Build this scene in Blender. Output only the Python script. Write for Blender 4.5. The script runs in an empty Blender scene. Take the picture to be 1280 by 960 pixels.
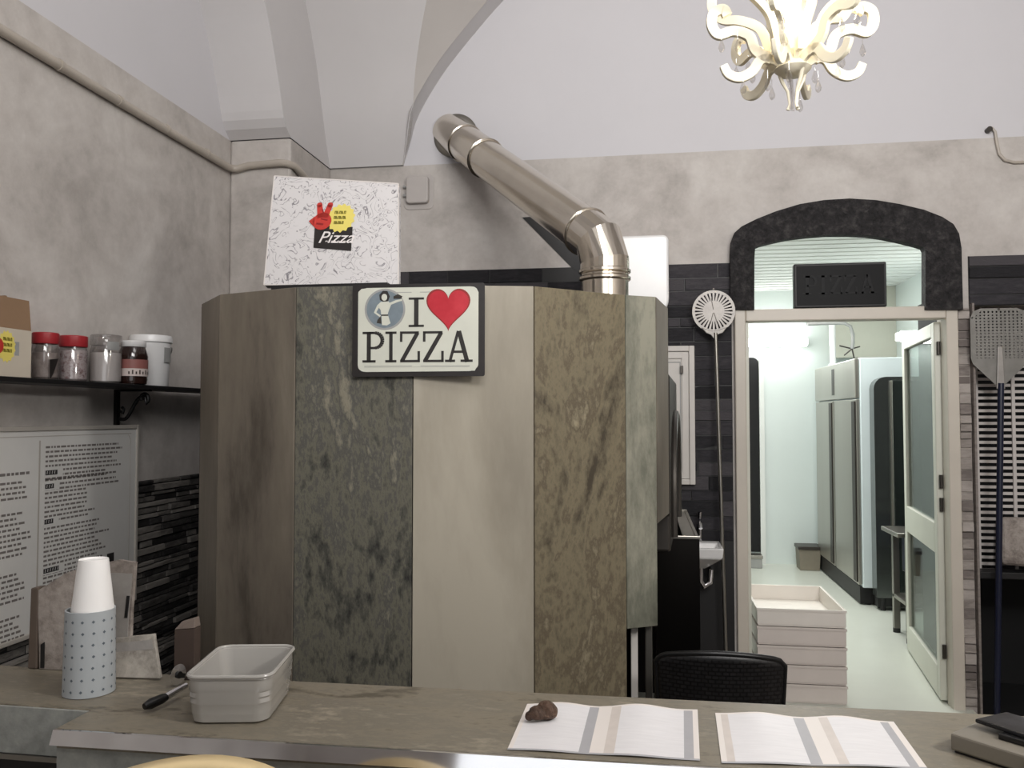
import bpy, bmesh, math, random
from mathutils import Matrix, Vector
random.seed(7)
PI = math.pi
scene = bpy.context.scene
COL = scene.collection

# ------------------------------------------------------------------ camera
F = 1050.0; HC = 1.57
YAW = math.atan(165 / F); PIT = math.atan(40 / F)
cam_d = bpy.data.cameras.new('camera'); cam = bpy.data.objects.new('camera', cam_d); COL.objects.link(cam)
cam.location = (0, 0, HC); cam.rotation_euler = (PI / 2 + PIT, 0, YAW)
cam_d.sensor_width = 36; cam_d.lens = F / 1280 * 36; cam_d.clip_start = .02
scene.camera = cam
_cy, _sy, _cp, _sp = math.cos(YAW), math.sin(YAW), math.cos(PIT), math.sin(PIT)
def ray(x, y):
    a = (x - 640) / F; b = (480 - y) / F
    return (a*_cy - _sy*_cp + b*_sy*_sp, a*_sy + _cy*_cp - b*_cy*_sp, _sp + b*_cp)
def onY(x, y, Y):
    d = ray(x, y); t = Y / d[1]; return Vector((d[0]*t, Y, HC + d[2]*t))
def onX(x, y, X):
    d = ray(x, y); t = X / d[0]; return Vector((X, d[1]*t, HC + d[2]*t))
def onZ(x, y, Z):
    d = ray(x, y); t = (Z - HC) / d[2]; return Vector((d[0]*t, d[1]*t, Z))

# ------------------------------------------------------------------ materials
def S(r, g, b):
    def f(c):
        c /= 255.0
        return c / 12.92 if c <= .04045 else ((c + .055) / 1.055) ** 2.4
    return (f(r), f(g), f(b), 1)

def base_mat(name):
    m = bpy.data.materials.new(name); m.use_nodes = True
    nt = m.node_tree; b = nt.nodes['Principled BSDF']
    return m, nt, b
def N(nt, kind, **kw):
    n = nt.nodes.new(kind)
    for k, v in kw.items():
        if k in n.inputs: n.inputs[k].default_value = v
        else: setattr(n, k, v)
    return n
def ramp(nt, fac, stops):
    r = nt.nodes.new('ShaderNodeValToRGB'); e = r.color_ramp.elements
    while len(e) < len(stops): e.new(.5)
    for i, (p, c) in enumerate(stops): e[i].position = p; e[i].color = c
    nt.links.new(fac, r.inputs[0]); return r.outputs[0]
def coords(nt, scale=(1, 1, 1), rot=(0, 0, 0)):
    t = nt.nodes.new('ShaderNodeTexCoord'); mp = nt.nodes.new('ShaderNodeMapping')
    mp.inputs['Scale'].default_value = scale; mp.inputs['Rotation'].default_value = rot
    nt.links.new(t.outputs['Object'], mp.inputs[0]); return mp.outputs[0]
def bump(nt, b, h, strength=.3, dist=.01):
    n = N(nt, 'ShaderNodeBump', Strength=strength, Distance=dist)
    nt.links.new(h, n.inputs['Height']); nt.links.new(n.outputs[0], b.inputs['Normal'])

def mat(name, c, rough=.5, metal=0, var=.06, scale=6, bmp=0, spec=.5, stretch=(1, 1, 1), coat=0):
    m, nt, b = base_mat(name)
    v = coords(nt, stretch)
    n = N(nt, 'ShaderNodeTexNoise', Scale=scale, Detail=5, Roughness=.6); nt.links.new(v, n.inputs[0])
    lo = tuple(x * (1 - var) for x in c[:3]) + (1,); hi = tuple(min(1, x * (1 + var)) for x in c[:3]) + (1,)
    nt.links.new(ramp(nt, n.outputs[0], [(.3, lo), (.7, hi)]), b.inputs['Base Color'])
    b.inputs['Roughness'].default_value = rough; b.inputs['Metallic'].default_value = metal
    b.inputs['Specular IOR Level'].default_value = spec; b.inputs['Coat Weight'].default_value = coat
    if bmp: bump(nt, b, n.outputs[0], bmp)
    return m
def mottled(name, stops, scale=1.5, rough=.75, stretch=(1, 1, 1), bmp=.15, detail=8, dist=.4, spec=.3, fine=.25, fscale=9, rot=(0, 0, 0)):
    """two scales of noise through a colour ramp: plaster, stone veneer"""
    m, nt, b = base_mat(name)
    v = coords(nt, stretch, rot)
    n1 = N(nt, 'ShaderNodeTexNoise', Scale=scale, Detail=detail, Roughness=.6, Distortion=dist)
    n2 = N(nt, 'ShaderNodeTexNoise', Scale=scale * fscale, Detail=6, Roughness=.7)
    nt.links.new(v, n1.inputs[0]); nt.links.new(v, n2.inputs[0])
    mx = N(nt, 'ShaderNodeMix', data_type='FLOAT'); mx.inputs[0].default_value = fine
    nt.links.new(n1.outputs[0], mx.inputs[2]); nt.links.new(n2.outputs[0], mx.inputs[3])
    nt.links.new(ramp(nt, mx.outputs[0], stops), b.inputs['Base Color'])
    b.inputs['Roughness'].default_value = rough; b.inputs['Specular IOR Level'].default_value = spec
    if bmp: bump(nt, b, mx.outputs[0], bmp, .02)
    return m
def island_mat(name, stops, rough=.8, bmp=.5):
    """every loose stone takes its own tone"""
    m, nt, b = base_mat(name)
    g = nt.nodes.new('ShaderNodeNewGeometry')
    v = coords(nt, (1, 1, 3))
    n = N(nt, 'ShaderNodeTexNoise', Scale=18, Detail=6, Roughness=.65); nt.links.new(v, n.inputs[0])
    mx = N(nt, 'ShaderNodeMix', data_type='FLOAT'); mx.inputs[0].default_value = .45
    nt.links.new(g.outputs['Random Per Island'], mx.inputs[2]); nt.links.new(n.outputs[0], mx.inputs[3])
    nt.links.new(ramp(nt, mx.outputs[0], stops), b.inputs['Base Color'])
    b.inputs['Roughness'].default_value = rough; bump(nt, b, n.outputs[0], bmp, .012)
    b.inputs['Specular IOR Level'].default_value = .35
    return m
def glass_mat(name, tint=(.95, .97, .97, 1), refl=.12, rough=.02):
    m = bpy.data.materials.new(name); m.use_nodes = True; nt = m.node_tree; nt.nodes.clear()
    o = nt.nodes.new('ShaderNodeOutputMaterial'); mx = nt.nodes.new('ShaderNodeMixShader')
    tr = N(nt, 'ShaderNodeBsdfTransparent', Color=tint); gl = N(nt, 'ShaderNodeBsdfGlossy', Roughness=rough)
    fr = N(nt, 'ShaderNodeLayerWeight', Blend=.35); mu = N(nt, 'ShaderNodeMath', operation='MULTIPLY_ADD')
    mu.inputs[1].default_value = .22; mu.inputs[2].default_value = refl * .4
    nt.links.new(fr.outputs['Fresnel'], mu.inputs[0]); nt.links.new(mu.outputs[0], mx.inputs[0])
    nt.links.new(tr.outputs[0], mx.inputs[1]); nt.links.new(gl.outputs[0], mx.inputs[2]); nt.links.new(mx.outputs[0], o.inputs[0])
    return m
def emit_mat(name, c, s):
    m, nt, b = base_mat(name)
    b.inputs['Base Color'].default_value = c; b.inputs['Emission Color'].default_value = c; b.inputs['Emission Strength'].default_value = s
    return m
def doodle_mat(name, paper, ink):
    """thin contour lines drawn over white card"""
    m, nt, b = base_mat(name)
    v = coords(nt)
    n = N(nt, 'ShaderNodeTexNoise', Scale=15, Detail=2, Roughness=.45, Distortion=1.6); nt.links.new(v, n.inputs[0])
    a = N(nt, 'ShaderNodeMath', operation='MULTIPLY'); a.inputs[1].default_value = 7; nt.links.new(n.outputs[0], a.inputs[0])
    f = N(nt, 'ShaderNodeMath', operation='FRACT'); nt.links.new(a.outputs[0], f.inputs[0])
    n2 = N(nt, 'ShaderNodeTexNoise', Scale=26, Detail=1); nt.links.new(v, n2.inputs[0])
    mid = tuple(.55 * p + .45 * i for p, i in zip(paper, ink))
    r = ramp(nt, f.outputs[0], [(.0, paper), (.38, paper), (.5, ink), (.62, paper)])
    k = ramp(nt, n2.outputs[0], [(.36, (0, 0, 0, 1)), (.46, (1, 1, 1, 1))])
    mx = N(nt, 'ShaderNodeMix', data_type='RGBA'); nt.links.new(k, mx.inputs[0])
    mx.inputs[6].default_value = paper; nt.links.new(r, mx.inputs[7])
    nt.links.new(mx.outputs[2], b.inputs['Base Color']); b.inputs['Roughness'].default_value = .45
    return m

M = {}
M['plaster'] = mottled('grey_plaster', [(.36, S(166, 160, 155)), (.5, S(187, 181, 176)), (.64, S(202, 197, 192))], 2.3, .8, bmp=.1, dist=.6, fine=.35, fscale=5)
M['white_plaster'] = mat('white_plaster', S(206, 204, 207), .85, var=.02, scale=1.2, spec=.2)
M['vault_plaster'] = mat('vault_plaster', S(202, 199, 199), .85, var=.03, scale=1.5, spec=.2)
M['shaded_vault_plaster'] = mat('shaded_vault_plaster', S(186, 181, 177), .85, var=.04, scale=2, spec=.2)  # greyer copy of the vault plaster: shade of the groin put into its colour
M['floor'] = mat('floor_tile', S(120, 112, 104), .45, var=.1, scale=3)
M['dark_stone'] = island_mat('dark_split_stone', [(.3, S(30, 29, 32)), (.5, S(48, 46, 50)), (.7, S(70, 67, 70))])
M['grey_stone'] = island_mat('grey_split_stone', [(.3, S(38, 36, 36)), (.5, S(86, 83, 80)), (.7, S(134, 129, 123))], .8, 1.0)
M['light_stone'] = island_mat('pale_split_stone', [(.3, S(112, 104, 100)), (.5, S(146, 138, 132)), (.7, S(172, 164, 158))])
M['arch_stone'] = mottled('black_arch_stone', [(.35, S(20, 19, 20)), (.52, S(44, 42, 43)), (.7, S(78, 75, 74))], 22, .8, bmp=.9, fine=.4, fscale=3)
M['black_cavity'] = mat('black_cavity', S(12, 12, 13), .8, var=.2)
M['pan_brown'] = mottled('brown_stone_veneer', [(.36, S(82, 75, 67)), (.46, S(108, 100, 90)), (.55, S(118, 110, 98)), (.66, S(134, 126, 113))], 1.9, .5, (2.2, 2.2, .6), .06, fine=.2)
M['pan_brown2'] = mottled('brown_stone_veneer_edge', [(.36, S(88, 80, 71)), (.5, S(110, 102, 91)), (.66, S(130, 121, 108))], 1.9, .5, (2.2, 2.2, .6), .06, fine=.2)
M['pan_dark'] = mottled('dark_slate_veneer', [(.38, S(46, 45, 43)), (.45, S(80, 79, 72)), (.5, S(104, 101, 89)), (.55, S(80, 79, 75)), (.63, S(128, 123, 108))], 2.2, .5, (2.0, 2.0, .9), .3, fine=.45, dist=1.2)
M['pan_light'] = mottled('pale_stone_veneer', [(.38, S(136, 129, 116)), (.5, S(152, 145, 131)), (.62, S(164, 157, 143))], 1.5, .42, (2, 2, .5), .03, fine=.12)
M['pan_rust'] = mottled('rust_slate_veneer', [(.38, S(66, 59, 48)), (.45, S(100, 92, 75)), (.5, S(116, 107, 87)), (.56, S(90, 81, 66)), (.64, S(140, 131, 109))], 2.0, .5, (1.6, 1.6, .9), .3, fine=.4, dist=1.8, rot=(0, .45, 0))
M['pan_green'] = mottled('green_grey_slate_veneer', [(.38, S(80, 80, 70)), (.5, S(106, 106, 94)), (.62, S(136, 134, 120))], 2.0, .5, (2.2, 2.2, .8), .12, fine=.35)
M['counter'] = mottled('counter_slate', [(.37, S(90, 84, 72)), (.46, S(128, 120, 105)), (.54, S(116, 110, 98)), (.65, S(150, 141, 124))], 3.4, .42, (1, 2.2, 1), .06, fine=.4, dist=1.2)
M['counter_grey'] = mottled('counter_front_slate', [(.3, S(104, 106, 102)), (.5, S(142, 144, 140)), (.72, S(170, 170, 164))], 6, .5, (1, 1, 1), .1, fine=.4)
M['steel'] = mat('stainless_steel', S(190, 186, 178), .28, 1, .05, 3, stretch=(1, 1, .2))
M['flue'] = mat('flue_steel', S(216, 208, 195), .18, 1, .05, 5)
M['chrome'] = mat('polished_chrome', S(225, 225, 228), .06, 1, .02)
M['dark_steel'] = mat('dark_steel', S(70, 66, 62), .4, .7, .15, 8)
M['dull_steel'] = mat('brushed_steel', S(150, 147, 140), .4, 1, .08, 6, stretch=(1, 1, .15))
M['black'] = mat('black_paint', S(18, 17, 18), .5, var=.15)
M['black_plastic'] = mat('black_plastic', S(14, 14, 15), .38, var=.1)
M['iron'] = mat('black_wrought_iron', S(16, 15, 16), .45, .3, .1)
M['white'] = mat('white_gloss', S(232, 231, 230), .25, var=.02)
M['white_paint'] = mat('white_paint', S(205, 200, 194), .45, var=.03)
M['cup'] = mat('white_paper_cup', S(240, 238, 236), .55, var=.01)
M['cream'] = mat('cream_vinyl', S(232, 208, 160), .4, var=.03)
M['alu'] = mat('cream_aluminium', S(196, 188, 176), .4, var=.04, scale=4)
M['alu_door'] = mat('pale_door_aluminium', S(200, 200, 188), .4, var=.03)
M['glass'] = glass_mat('clear_glass')
M['door_glass'] = glass_mat('door_glass', (.66, .71, .69, 1), .3)
M['jar'] = glass_mat('jar_plastic', (.86, .85, .85, 1), .25, .1)
M['carton'] = mat('brown_card', S(140, 112, 86), .75, var=.06)
M['carton_w'] = mat('pale_card', S(196, 186, 170), .7, var=.04)
M['pbox'] = doodle_mat('doodle_printed_card', S(208, 205, 205), S(110, 106, 112))
M['box_side'] = mat('white_card', S(212, 206, 202), .6, var=.02)
M['red'] = mat('red_print', S(186, 52, 44), .5, var=.1, scale=30)
M['dark_red'] = mat('dark_red_print', S(140, 26, 26), .5, var=.1)
M['yellow'] = mat('yellow_print', S(224, 208, 108), .5, var=.04)
M['olive'] = mat('olive_print', S(118, 110, 30), .5)
M['ink'] = mat('black_print', S(30, 25, 23), .5, var=.1)
M['whiteink'] = mat('white_print', S(228, 222, 220), .5, var=.02)
M['heart'] = mottled('heart_red', [(.3, S(170, 30, 44)), (.7, S(200, 62, 72))], 5, .35, bmp=0)
M['sign_cream'] = mat('sign_cream', S(200, 201, 189), .35, var=.04, scale=9)
M['sign_black'] = mat('sign_distressed_black', S(26, 20, 19), .45, var=.4, scale=30)
M['blue_grey'] = mat('emblem_blue_grey', S(112, 124, 132), .45, var=.12, scale=40)
M['mid_grey'] = mat('emblem_grey', S(150, 150, 148), .45, var=.1)
M['lid_red'] = mat('red_lid', S(160, 44, 50), .4, var=.06)
M['choc'] = mat('hazelnut_spread', S(42, 26, 22), .15, var=.1, coat=.6)
M['choc_label'] = mat('jar_label', S(214, 200, 194), .5, var=.04)
M['label_red'] = mat('jar_label_red', S(150, 96, 90), .5, var=.1)
M['pinkfill'] = mottled('sweet_toppings', [(.35, S(110, 60, 60)), (.5, S(210, 200, 200)), (.65, S(150, 120, 118))], 60, .6, bmp=.3)
M['greyfill'] = mottled('grey_topping', [(.35, S(140, 128, 124)), (.65, S(176, 166, 160))], 30, .6, bmp=.2)
M['whitefill'] = mat('white_topping', S(226, 220, 216), .6, var=.03, scale=30)
M['tub'] = mat('pale_grey_ceramic', S(166, 163, 158), .22, var=.03, coat=.4)
M['sleeve'] = mat('pale_blue_grey_card', S(168, 173, 176), .55, var=.03)
M['dots'] = mat('grey_dots', S(96, 104, 112), .6)
M['paper'] = mat('menu_paper', S(226, 219, 213), .45, var=.01)
M['print_lilac'] = mat('menu_print_pale', S(222, 220, 221), .45, var=.045, scale=60, stretch=(.35, 3, 1))
M['print_grey'] = mat('menu_print_grey', S(168, 167, 170), .45, var=.03, scale=40)
M['print_beige'] = mat('menu_print_beige', S(206, 197, 190), .45, var=.05, scale=40)
M['print_line'] = mat('menu_print_line', S(150, 150, 152), .5)
M['board'] = mat('menu_board_white', S(214, 212, 208), .4, var=.03)
M['board_edge'] = mat('menu_board_rim', S(178, 172, 164), .45, var=.04)
M['text'] = mat('menu_text_grey', S(118, 112, 108), .6)
M['text_b'] = mat('menu_text_black', S(44, 42, 42), .6)
M['napkin_stone'] = mottled('stone_printed_card', [(.38, S(116, 107, 101)), (.5, S(154, 145, 138)), (.62, S(174, 165, 158))], 9, .7, bmp=.2, fine=.3)
M['napkin_grey'] = mottled('stone_printed_grey', [(.35, S(138, 134, 130)), (.65, S(164, 160, 155))], 7, .7, bmp=.1)
M['leaflet'] = mottled('parchment_leaflet', [(.38, S(132, 126, 118)), (.5, S(166, 160, 151)), (.62, S(186, 179, 169))], 12, .7, bmp=.15)
M['brown'] = mat('brown_wood', S(90, 78, 69), .5, var=.2, scale=12, stretch=(1, 1, .2))
M['brown_box'] = mat('brown_box', S(66, 53, 47), .55, var=.15)
M['brown_box_top'] = mat('brown_box_top', S(112, 100, 92), .55, var=.15)
M['terminal'] = mat('grey_plastic', S(122, 116, 105), .45, var=.06, scale=12)
M['terminal_side'] = mat('grey_plastic_dark', S(112, 104, 94), .5, var=.06)
M['gloss_black'] = mottled('scratched_gloss_black', [(.4, S(16, 16, 17)), (.6, S(40, 40, 42)), (.75, S(88, 88, 90))], 16, .18, bmp=0)
M['brown_knob'] = mottled('brown_knobbly', [(.35, S(40, 28, 22)), (.55, S(92, 70, 56)), (.7, S(150, 128, 110))], 40, .3, bmp=.5)
M['bulb'] = emit_mat('bulb_glow', (1, .88, .68, 1), 30)
M['crystal'] = glass_mat('crystal', (.97, .96, .95, 1), .35)
M['chand'] = mat('ivory_enamel', S(240, 232, 210), .35, var=.02)
M['tube'] = emit_mat('tube_glow', (1, 1, .97, 1), 24)
M['kitchen_wall'] = mat('pale_mint_paint', S(212, 220, 217), .35, var=.02, scale=1)
M['kitchen_ceil'] = mat('kitchen_white', S(222, 224, 220), .6, var=.02)
M['kitchen_cream'] = mat('kitchen_cream', S(205, 203, 190), .7, var=.02)
M['kitchen_floor'] = mat('kitchen_floor_tile', S(204, 207, 197), .3, var=.02)
M['crate'] = mat('white_crate_plastic', S(226, 220, 212), .4, var=.03)
M['crate_pink'] = mat('cream_crate_plastic', S(214, 205, 198), .4, var=.03)
M['fridge'] = mat('fridge_steel', S(176, 173, 165), .3, .85, .05, 2, stretch=(1, 1, .1))
M['fridge_side'] = mat('fridge_white_side', S(214, 224, 226), .35, var=.02)
M['navy'] = mat('navy_blue', S(26, 32, 58), .4, var=.1)
M['blue_pole'] = mat('blue_handle', S(20, 25, 46), .35, var=.1)
M['peel'] = mat('aluminium_peel', S(150, 146, 142), .5, .7, .1, 20)
M['peel_dull'] = mat('dull_aluminium_peel', S(122, 120, 116), .5, .7, .15, 20)
M['slat'] = mat('white_slat', S(190, 184, 180), .5, var=.06)
M['conduit'] = mat('painted_conduit', S(176, 167, 156), .4, var=.08)
M['cover'] = mat('painted_box', S(182, 176, 172), .55, var=.05)
M['bin'] = mat('brown_grey_bin', S(128, 120, 106), .6, var=.1)
def weave_mat():
    m, nt, b = base_mat('black_wicker')
    v = coords(nt, (1, 1, 1))
    w = N(nt, 'ShaderNodeTexBrick', Scale=1); w.inputs['Brick Width'].default_value = .02; w.inputs['Row Height'].default_value = .012
    w.inputs['Mortar Size'].default_value = .002; w.inputs['Scale'].default_value = 1
    mp = nt.nodes.new('ShaderNodeMapping'); mp.inputs['Rotation'].default_value = (PI / 2, 0, 0)
    nt.links.new(v, mp.inputs[0]); nt.links.new(mp.outputs[0], w.inputs[0])
    w.inputs['Color1'].default_value = S(30, 29, 30); w.inputs['Color2'].default_value = S(22, 21, 22); w.inputs['Mortar'].default_value = S(3, 3, 3)
    nt.links.new(w.outputs[0], b.inputs['Base Color']); b.inputs['Roughness'].default_value = .4
    bump(nt, b, w.outputs[0], .6, .004); return m
M['wicker'] = weave_mat()

# ------------------------------------------------------------------ mesh builder
class MB:
    def __init__(s, mtx=None):
        s.v = []; s.f = []; s.mi = []; s.sm = []; s.M = mtx; s.cur = 0; s.smooth = False
    def add(s, vs, fs):
        o = len(s.v)
        for p in vs:
            p = Vector(p); s.v.append(s.M @ p if s.M is not None else p)
        for f in fs: s.f.append([i + o for i in f]); s.mi.append(s.cur); s.sm.append(s.smooth)
        return s
    def box(s, x0, x1, y0, y1, z0, z1):
        vs = [(x, y, z) for z in (z0, z1) for x, y in ((x0, y0), (x1, y0), (x1, y1), (x0, y1))]
        return s.hexa(vs)
    def hexa(s, vs):
        return s.add(vs, [(3, 2, 1, 0), (4, 5, 6, 7), (0, 1, 5, 4), (1, 2, 6, 5), (2, 3, 7, 6), (3, 0, 4, 7)])
    def quad(s, a, b, c, d): return s.add([a, b, c, d], [(0, 1, 2, 3)])
    def prism(s, poly, z0, z1):
        n = len(poly)
        vs = [(x, y, z0) for x, y in poly] + [(x, y, z1) for x, y in poly]
        return s.add(vs, [tuple(range(n))[::-1], tuple(range(n, 2 * n))] + [(i, (i + 1) % n, n + (i + 1) % n, n + i) for i in range(n)])
    def stroke(s, p, q, w, z0, z1, w2=None):
        p = Vector(p); q = Vector(q); d = (q - p).normalized(); n = Vector((-d.y, d.x)); w2 = w if w2 is None else w2
        return s.prism([p - n * w / 2, q - n * w2 / 2, q + n * w2 / 2, p + n * w / 2], z0, z1)
    def lathe(s, prof, c=(0, 0, 0), n=28, sx=1, sy=1, cap=True, rot0=0):
        o = len(prof); vs = []
        for r, z in prof:
            for k in range(n):
                a = 2 * PI * k / n + rot0; vs.append((c[0] + r * sx * math.cos(a), c[1] + r * sy * math.sin(a), c[2] + z))
        fs = [(i * n + k, i * n + (k + 1) % n, (i + 1) * n + (k + 1) % n, (i + 1) * n + k) for i in range(o - 1) for k in range(n)]
        if cap: fs += [tuple(range(n))[::-1], tuple(range((o - 1) * n, o * n))]
        return s.add(vs, fs)
    def tube(s, path, r, n=14, cap=True, sq=None, closed=False):
        P = [Vector(p) for p in path]; R = r if isinstance(r, (list, tuple)) else [r] * len(P)
        m = len(P); vs = []; up = None
        for i in range(m):
            if closed: t = (P[(i + 1) % m] - P[i - 1]).normalized()
            else: t = ((P[min(i + 1, m - 1)] - P[i]).normalized() + (P[i] - P[max(i - 1, 0)]).normalized())
            if t.length < 1e-9: t = P[min(i + 1, m - 1)] - P[max(i - 1, 0)]
            t.normalize()
            if up is None:
                up = Vector((0, 0, 1)) if abs(t.z) < .9 else Vector((1, 0, 0))
            a = t.cross(up).normalized(); b = a.cross(t).normalized(); up = b
            for k in range(n):
                th = 2 * PI * k / n
                vs.append(P[i] + a * R[i] * math.cos(th) + b * R[i] * math.sin(th) * (sq or 1))
        mm = m if closed else m - 1
        fs = [(i * n + k, i * n + (k + 1) % n, ((i + 1) % m) * n + (k + 1) % n, ((i + 1) % m) * n + k) for i in range(mm) for k in range(n)]
        if cap and not closed: fs += [tuple(range(n))[::-1], tuple(range((m - 1) * n, m * n))]
        return s.add(vs, fs)
    def cyl(s, a, b, r, r2=None, n=20): return s.tube([a, b], [r, r if r2 is None else r2], n)
    def ball(s, c, r, n=14, sx=1, sy=1, sz=1):
        prof = [(max(1e-4, r * math.sin(PI * i / 10)), -r * sz * math.cos(PI * i / 10)) for i in range(11)]
        return s.lathe(prof, c, n, sx, sy)
    def grid(s, fn, nu, nv, flip=False):
        vs = [fn(i / nu, j / nv) for j in range(nv + 1) for i in range(nu + 1)]; w = nu + 1
        fs = [(j*w+i, j*w+i+1, (j+1)*w+i+1, (j+1)*w+i) for j in range(nv) for i in range(nu)]
        return s.add(vs, [f[::-1] for f in fs] if flip else fs)
    def build(s, name, mats, parent=None, smooth=None, bevel=0, solid=0, bseg=2):
        me = bpy.data.meshes.new(name)
        off = parent.get('_o', (0, 0, 0)) if parent is not None else (0, 0, 0)
        off = Vector(off)
        me.from_pydata([tuple(p - off) for p in s.v], [], s.f)
        if not isinstance(mats, (list, tuple)): mats = [mats]
        for m in mats: me.materials.append(M[m] if isinstance(m, str) else m)
        for p, i, q in zip(me.polygons, s.mi, s.sm):
            p.material_index = i; p.use_smooth = q if smooth is None else smooth
        me.update()
        if solid == 0 or True:
            bm = bmesh.new(); bm.from_mesh(me)
            if not solid: bmesh.ops.recalc_face_normals(bm, faces=bm.faces)
            bm.to_mesh(me); bm.free()
        if smooth:
            me.set_sharp_from_angle(angle=math.radians(40))
        o = bpy.data.objects.new(name, me); COL.objects.link(o)
        if parent is not None:
            o.parent = parent; ROOT[o.name] = 1; o['_o'] = tuple(off)
        if solid:
            md = o.modifiers.new('solid', 'SOLIDIFY'); md.thickness = solid; md.offset = 0
        if bevel:
            md = o.modifiers.new('bevel', 'BEVEL'); md.width = bevel; md.segments = bseg; md.limit_method = 'ANGLE'; md.angle_limit = math.radians(40)
        return o
ROOT = {}
def thing(name, label, cat, loc=(0, 0, 0), group=None):
    o = bpy.data.objects.new(name, None); COL.objects.link(o); o.location = loc
    o['label'] = label; o['category'] = cat; o['_o'] = tuple(loc); o.empty_display_size = .05
    if group: o['group'] = group
    return o
def tag(o, label, cat, group=None):
    o['label'] = label; o['category'] = cat
    if group: o['group'] = group
    return o
def struct(o): o['kind'] = 'structure'; return o
def frame(o, u, v):
    """matrix whose local x runs along u, y along v, z towards u x v"""
    u = Vector(u).normalized(); v = Vector(v); v = (v - u * v.dot(u)).normalized(); n = u.cross(v)
    m = Matrix((u, v, n)).transposed().to_4x4(); m.translation = Vector(o); return m
def rrect(x0, x1, y0, y1, r, n=5):
    rs = r if isinstance(r, (tuple, list)) else (r,) * 4   # bl br tr tl
    pts = []
    for (cx, cy, a0, q) in ((x0 + rs[0], y0 + rs[0], PI, rs[0]), (x1 - rs[1], y0 + rs[1], 1.5 * PI, rs[1]), (x1 - rs[2], y1 - rs[2], 0, rs[2]), (x0 + rs[3], y1 - rs[3], .5 * PI, rs[3])):
        for k in range(n + 1):
            a = a0 + k * PI / 2 / n; pts.append((cx + q * math.cos(a), cy + q * math.sin(a)))
    return pts
def interp(tab, z):
    if z <= tab[0][0]: return tab[0][1]
    for (a, b), (c, d) in zip(tab, tab[1:]):
        if z <= c: return b + (d - b) * (z - a) / (c - a)
    return tab[-1][1]
def smooth_tab(tab, n=24):
    """Catmull-Rom through the table so that the curve bends evenly"""
    out = []
    for i in range(len(tab) - 1):
        p0 = Vector(tab[max(i - 1, 0)]); p1 = Vector(tab[i]); p2 = Vector(tab[i + 1]); p3 = Vector(tab[min(i + 2, len(tab) - 1)])
        for k in range(6):
            t = k / 6
            out.append(tuple(.5 * ((2 * p1) + (p2 - p0) * t + (2 * p0 - 5 * p1 + 4 * p2 - p3) * t * t + (3 * p1 - p0 - 3 * p2 + p3) * t ** 3)))
    return out + [tuple(tab[-1])]

# ================================================================== SETTING
B = 4.65; XL = -2.14; ZB = 3.015; ZT = 4.5; XR = 2.9; YF = -3.2
DX0, DX1, DZ = .50, 1.575, 2.14        # kitchen door opening
struct(MB().box(XL - .2, XR + .2, YF - .2, B + .3, -.1, 0).build('floor', 'floor'))
m = MB(); m.box(XL - .2, XL, YF, B + .25, 0, ZB); m.cur = 1; m.box(XL - .2, XL, YF, B + .25, ZB, ZT)
struct(m.build('wall_left', ['plaster', 'white_plaster']))
# back wall with the arched doorway cut out
def arch_in(u): return 2.52 + .09 * (1 - (2 * u - 1) ** 2)       # underside of the doorway arch
m = MB(frame((0, B, 0), (1, 0, 0), (0, 0, 1)))                 # local z points to the room (-Y)
RX0, RX1, RZ = 1.665, 2.75, 2.14
m.prism([(XL, 0), (DX0, 0), (DX0, ZB), (XL, ZB)], -.2, 0)
m.prism([(DX1, 0), (RX0, 0), (RX0, ZB), (DX1, ZB)], -.2, 0)
m.prism([(RX0, RZ), (RX1, RZ), (RX1, ZB), (RX0, ZB)], -.2, 0)
m.prism([(RX1, 0), (XR, 0), (XR, ZB), (RX1, ZB)], -.2, 0)
top = [(DX0 + (DX1 - DX0) * k / 12, arch_in(k / 12)) for k in range(13)]
m.prism(top + [(DX1, ZB), (DX0, ZB)], -.2, 0)
m.cur = 1; m.prism([(XL, ZB), (XR, ZB), (XR, ZT), (XL, ZT)], -.2, 0)
struct(m.build('wall_back', ['plaster', 'white_plaster']))
struct(MB().box(XR, XR + .2, YF, B + .25, 0, ZT).build('wall_right', 'plaster'))
struct(MB().box(XL - .2, XR + .2, YF - .2, YF, 0, ZT).build('wall_front', 'plaster'))
struct(MB().box(XL - .2, XR + .2, YF - .2, B + .25, ZT, ZT + .1).build('ceiling', 'white_plaster'))
# corner pilaster and the vault that springs from it
PX, PY = -1.805, 4.08
struct(MB().box(XL + .001, PX, PY, B - .001, 0, ZB).build('trim_1', 'plaster', bevel=.012))
arr = smooth_tab([(ZB, 4.078), (3.08, 4.0), (3.22, 3.945), (3.43, 3.85), (3.6, 3.75), (3.85, 3.55), (4.15, 3.22), (ZT, 2.6)])
wy = smooth_tab([(ZB, 4.632), (3.263, 4.525), (3.563, 4.405), (3.824, 4.245), (4.1, 4.0), (ZT, 3.45)])
rib = smooth_tab([(ZB, -1.365), (3.15, -1.325), (3.28, -1.288), (3.416, -1.215), (3.551, -1.125), (3.663, -1.035), (3.772, -.94), (3.946, -.777), (4.15, -.53), (4.35, -.1), (ZT, .35)])
groin = smooth_tab([(ZB, -1.37), (3.19, -1.292), (3.5, -1.235), (3.8, -1.125), (4.1, -.93), (ZT, -.55)])
zs = [ZB + (ZT - ZB) * k / 40 for k in range(41)]
m = MB(); m.smooth = True
m.grid(lambda u, v: (XL + (PX - XL) * u, interp(arr, ZB + (ZT - ZB) * v), ZB + (ZT - ZB) * v), 4, 40)     # soffit of the wall arch
m.smooth = False
m.grid(lambda u, v: (PX, interp(arr, ZB + (ZT - ZB) * v) + u * (B - interp(arr, ZB + (ZT - ZB) * v)), ZB + (ZT - ZB) * v), 4, 40)
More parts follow.
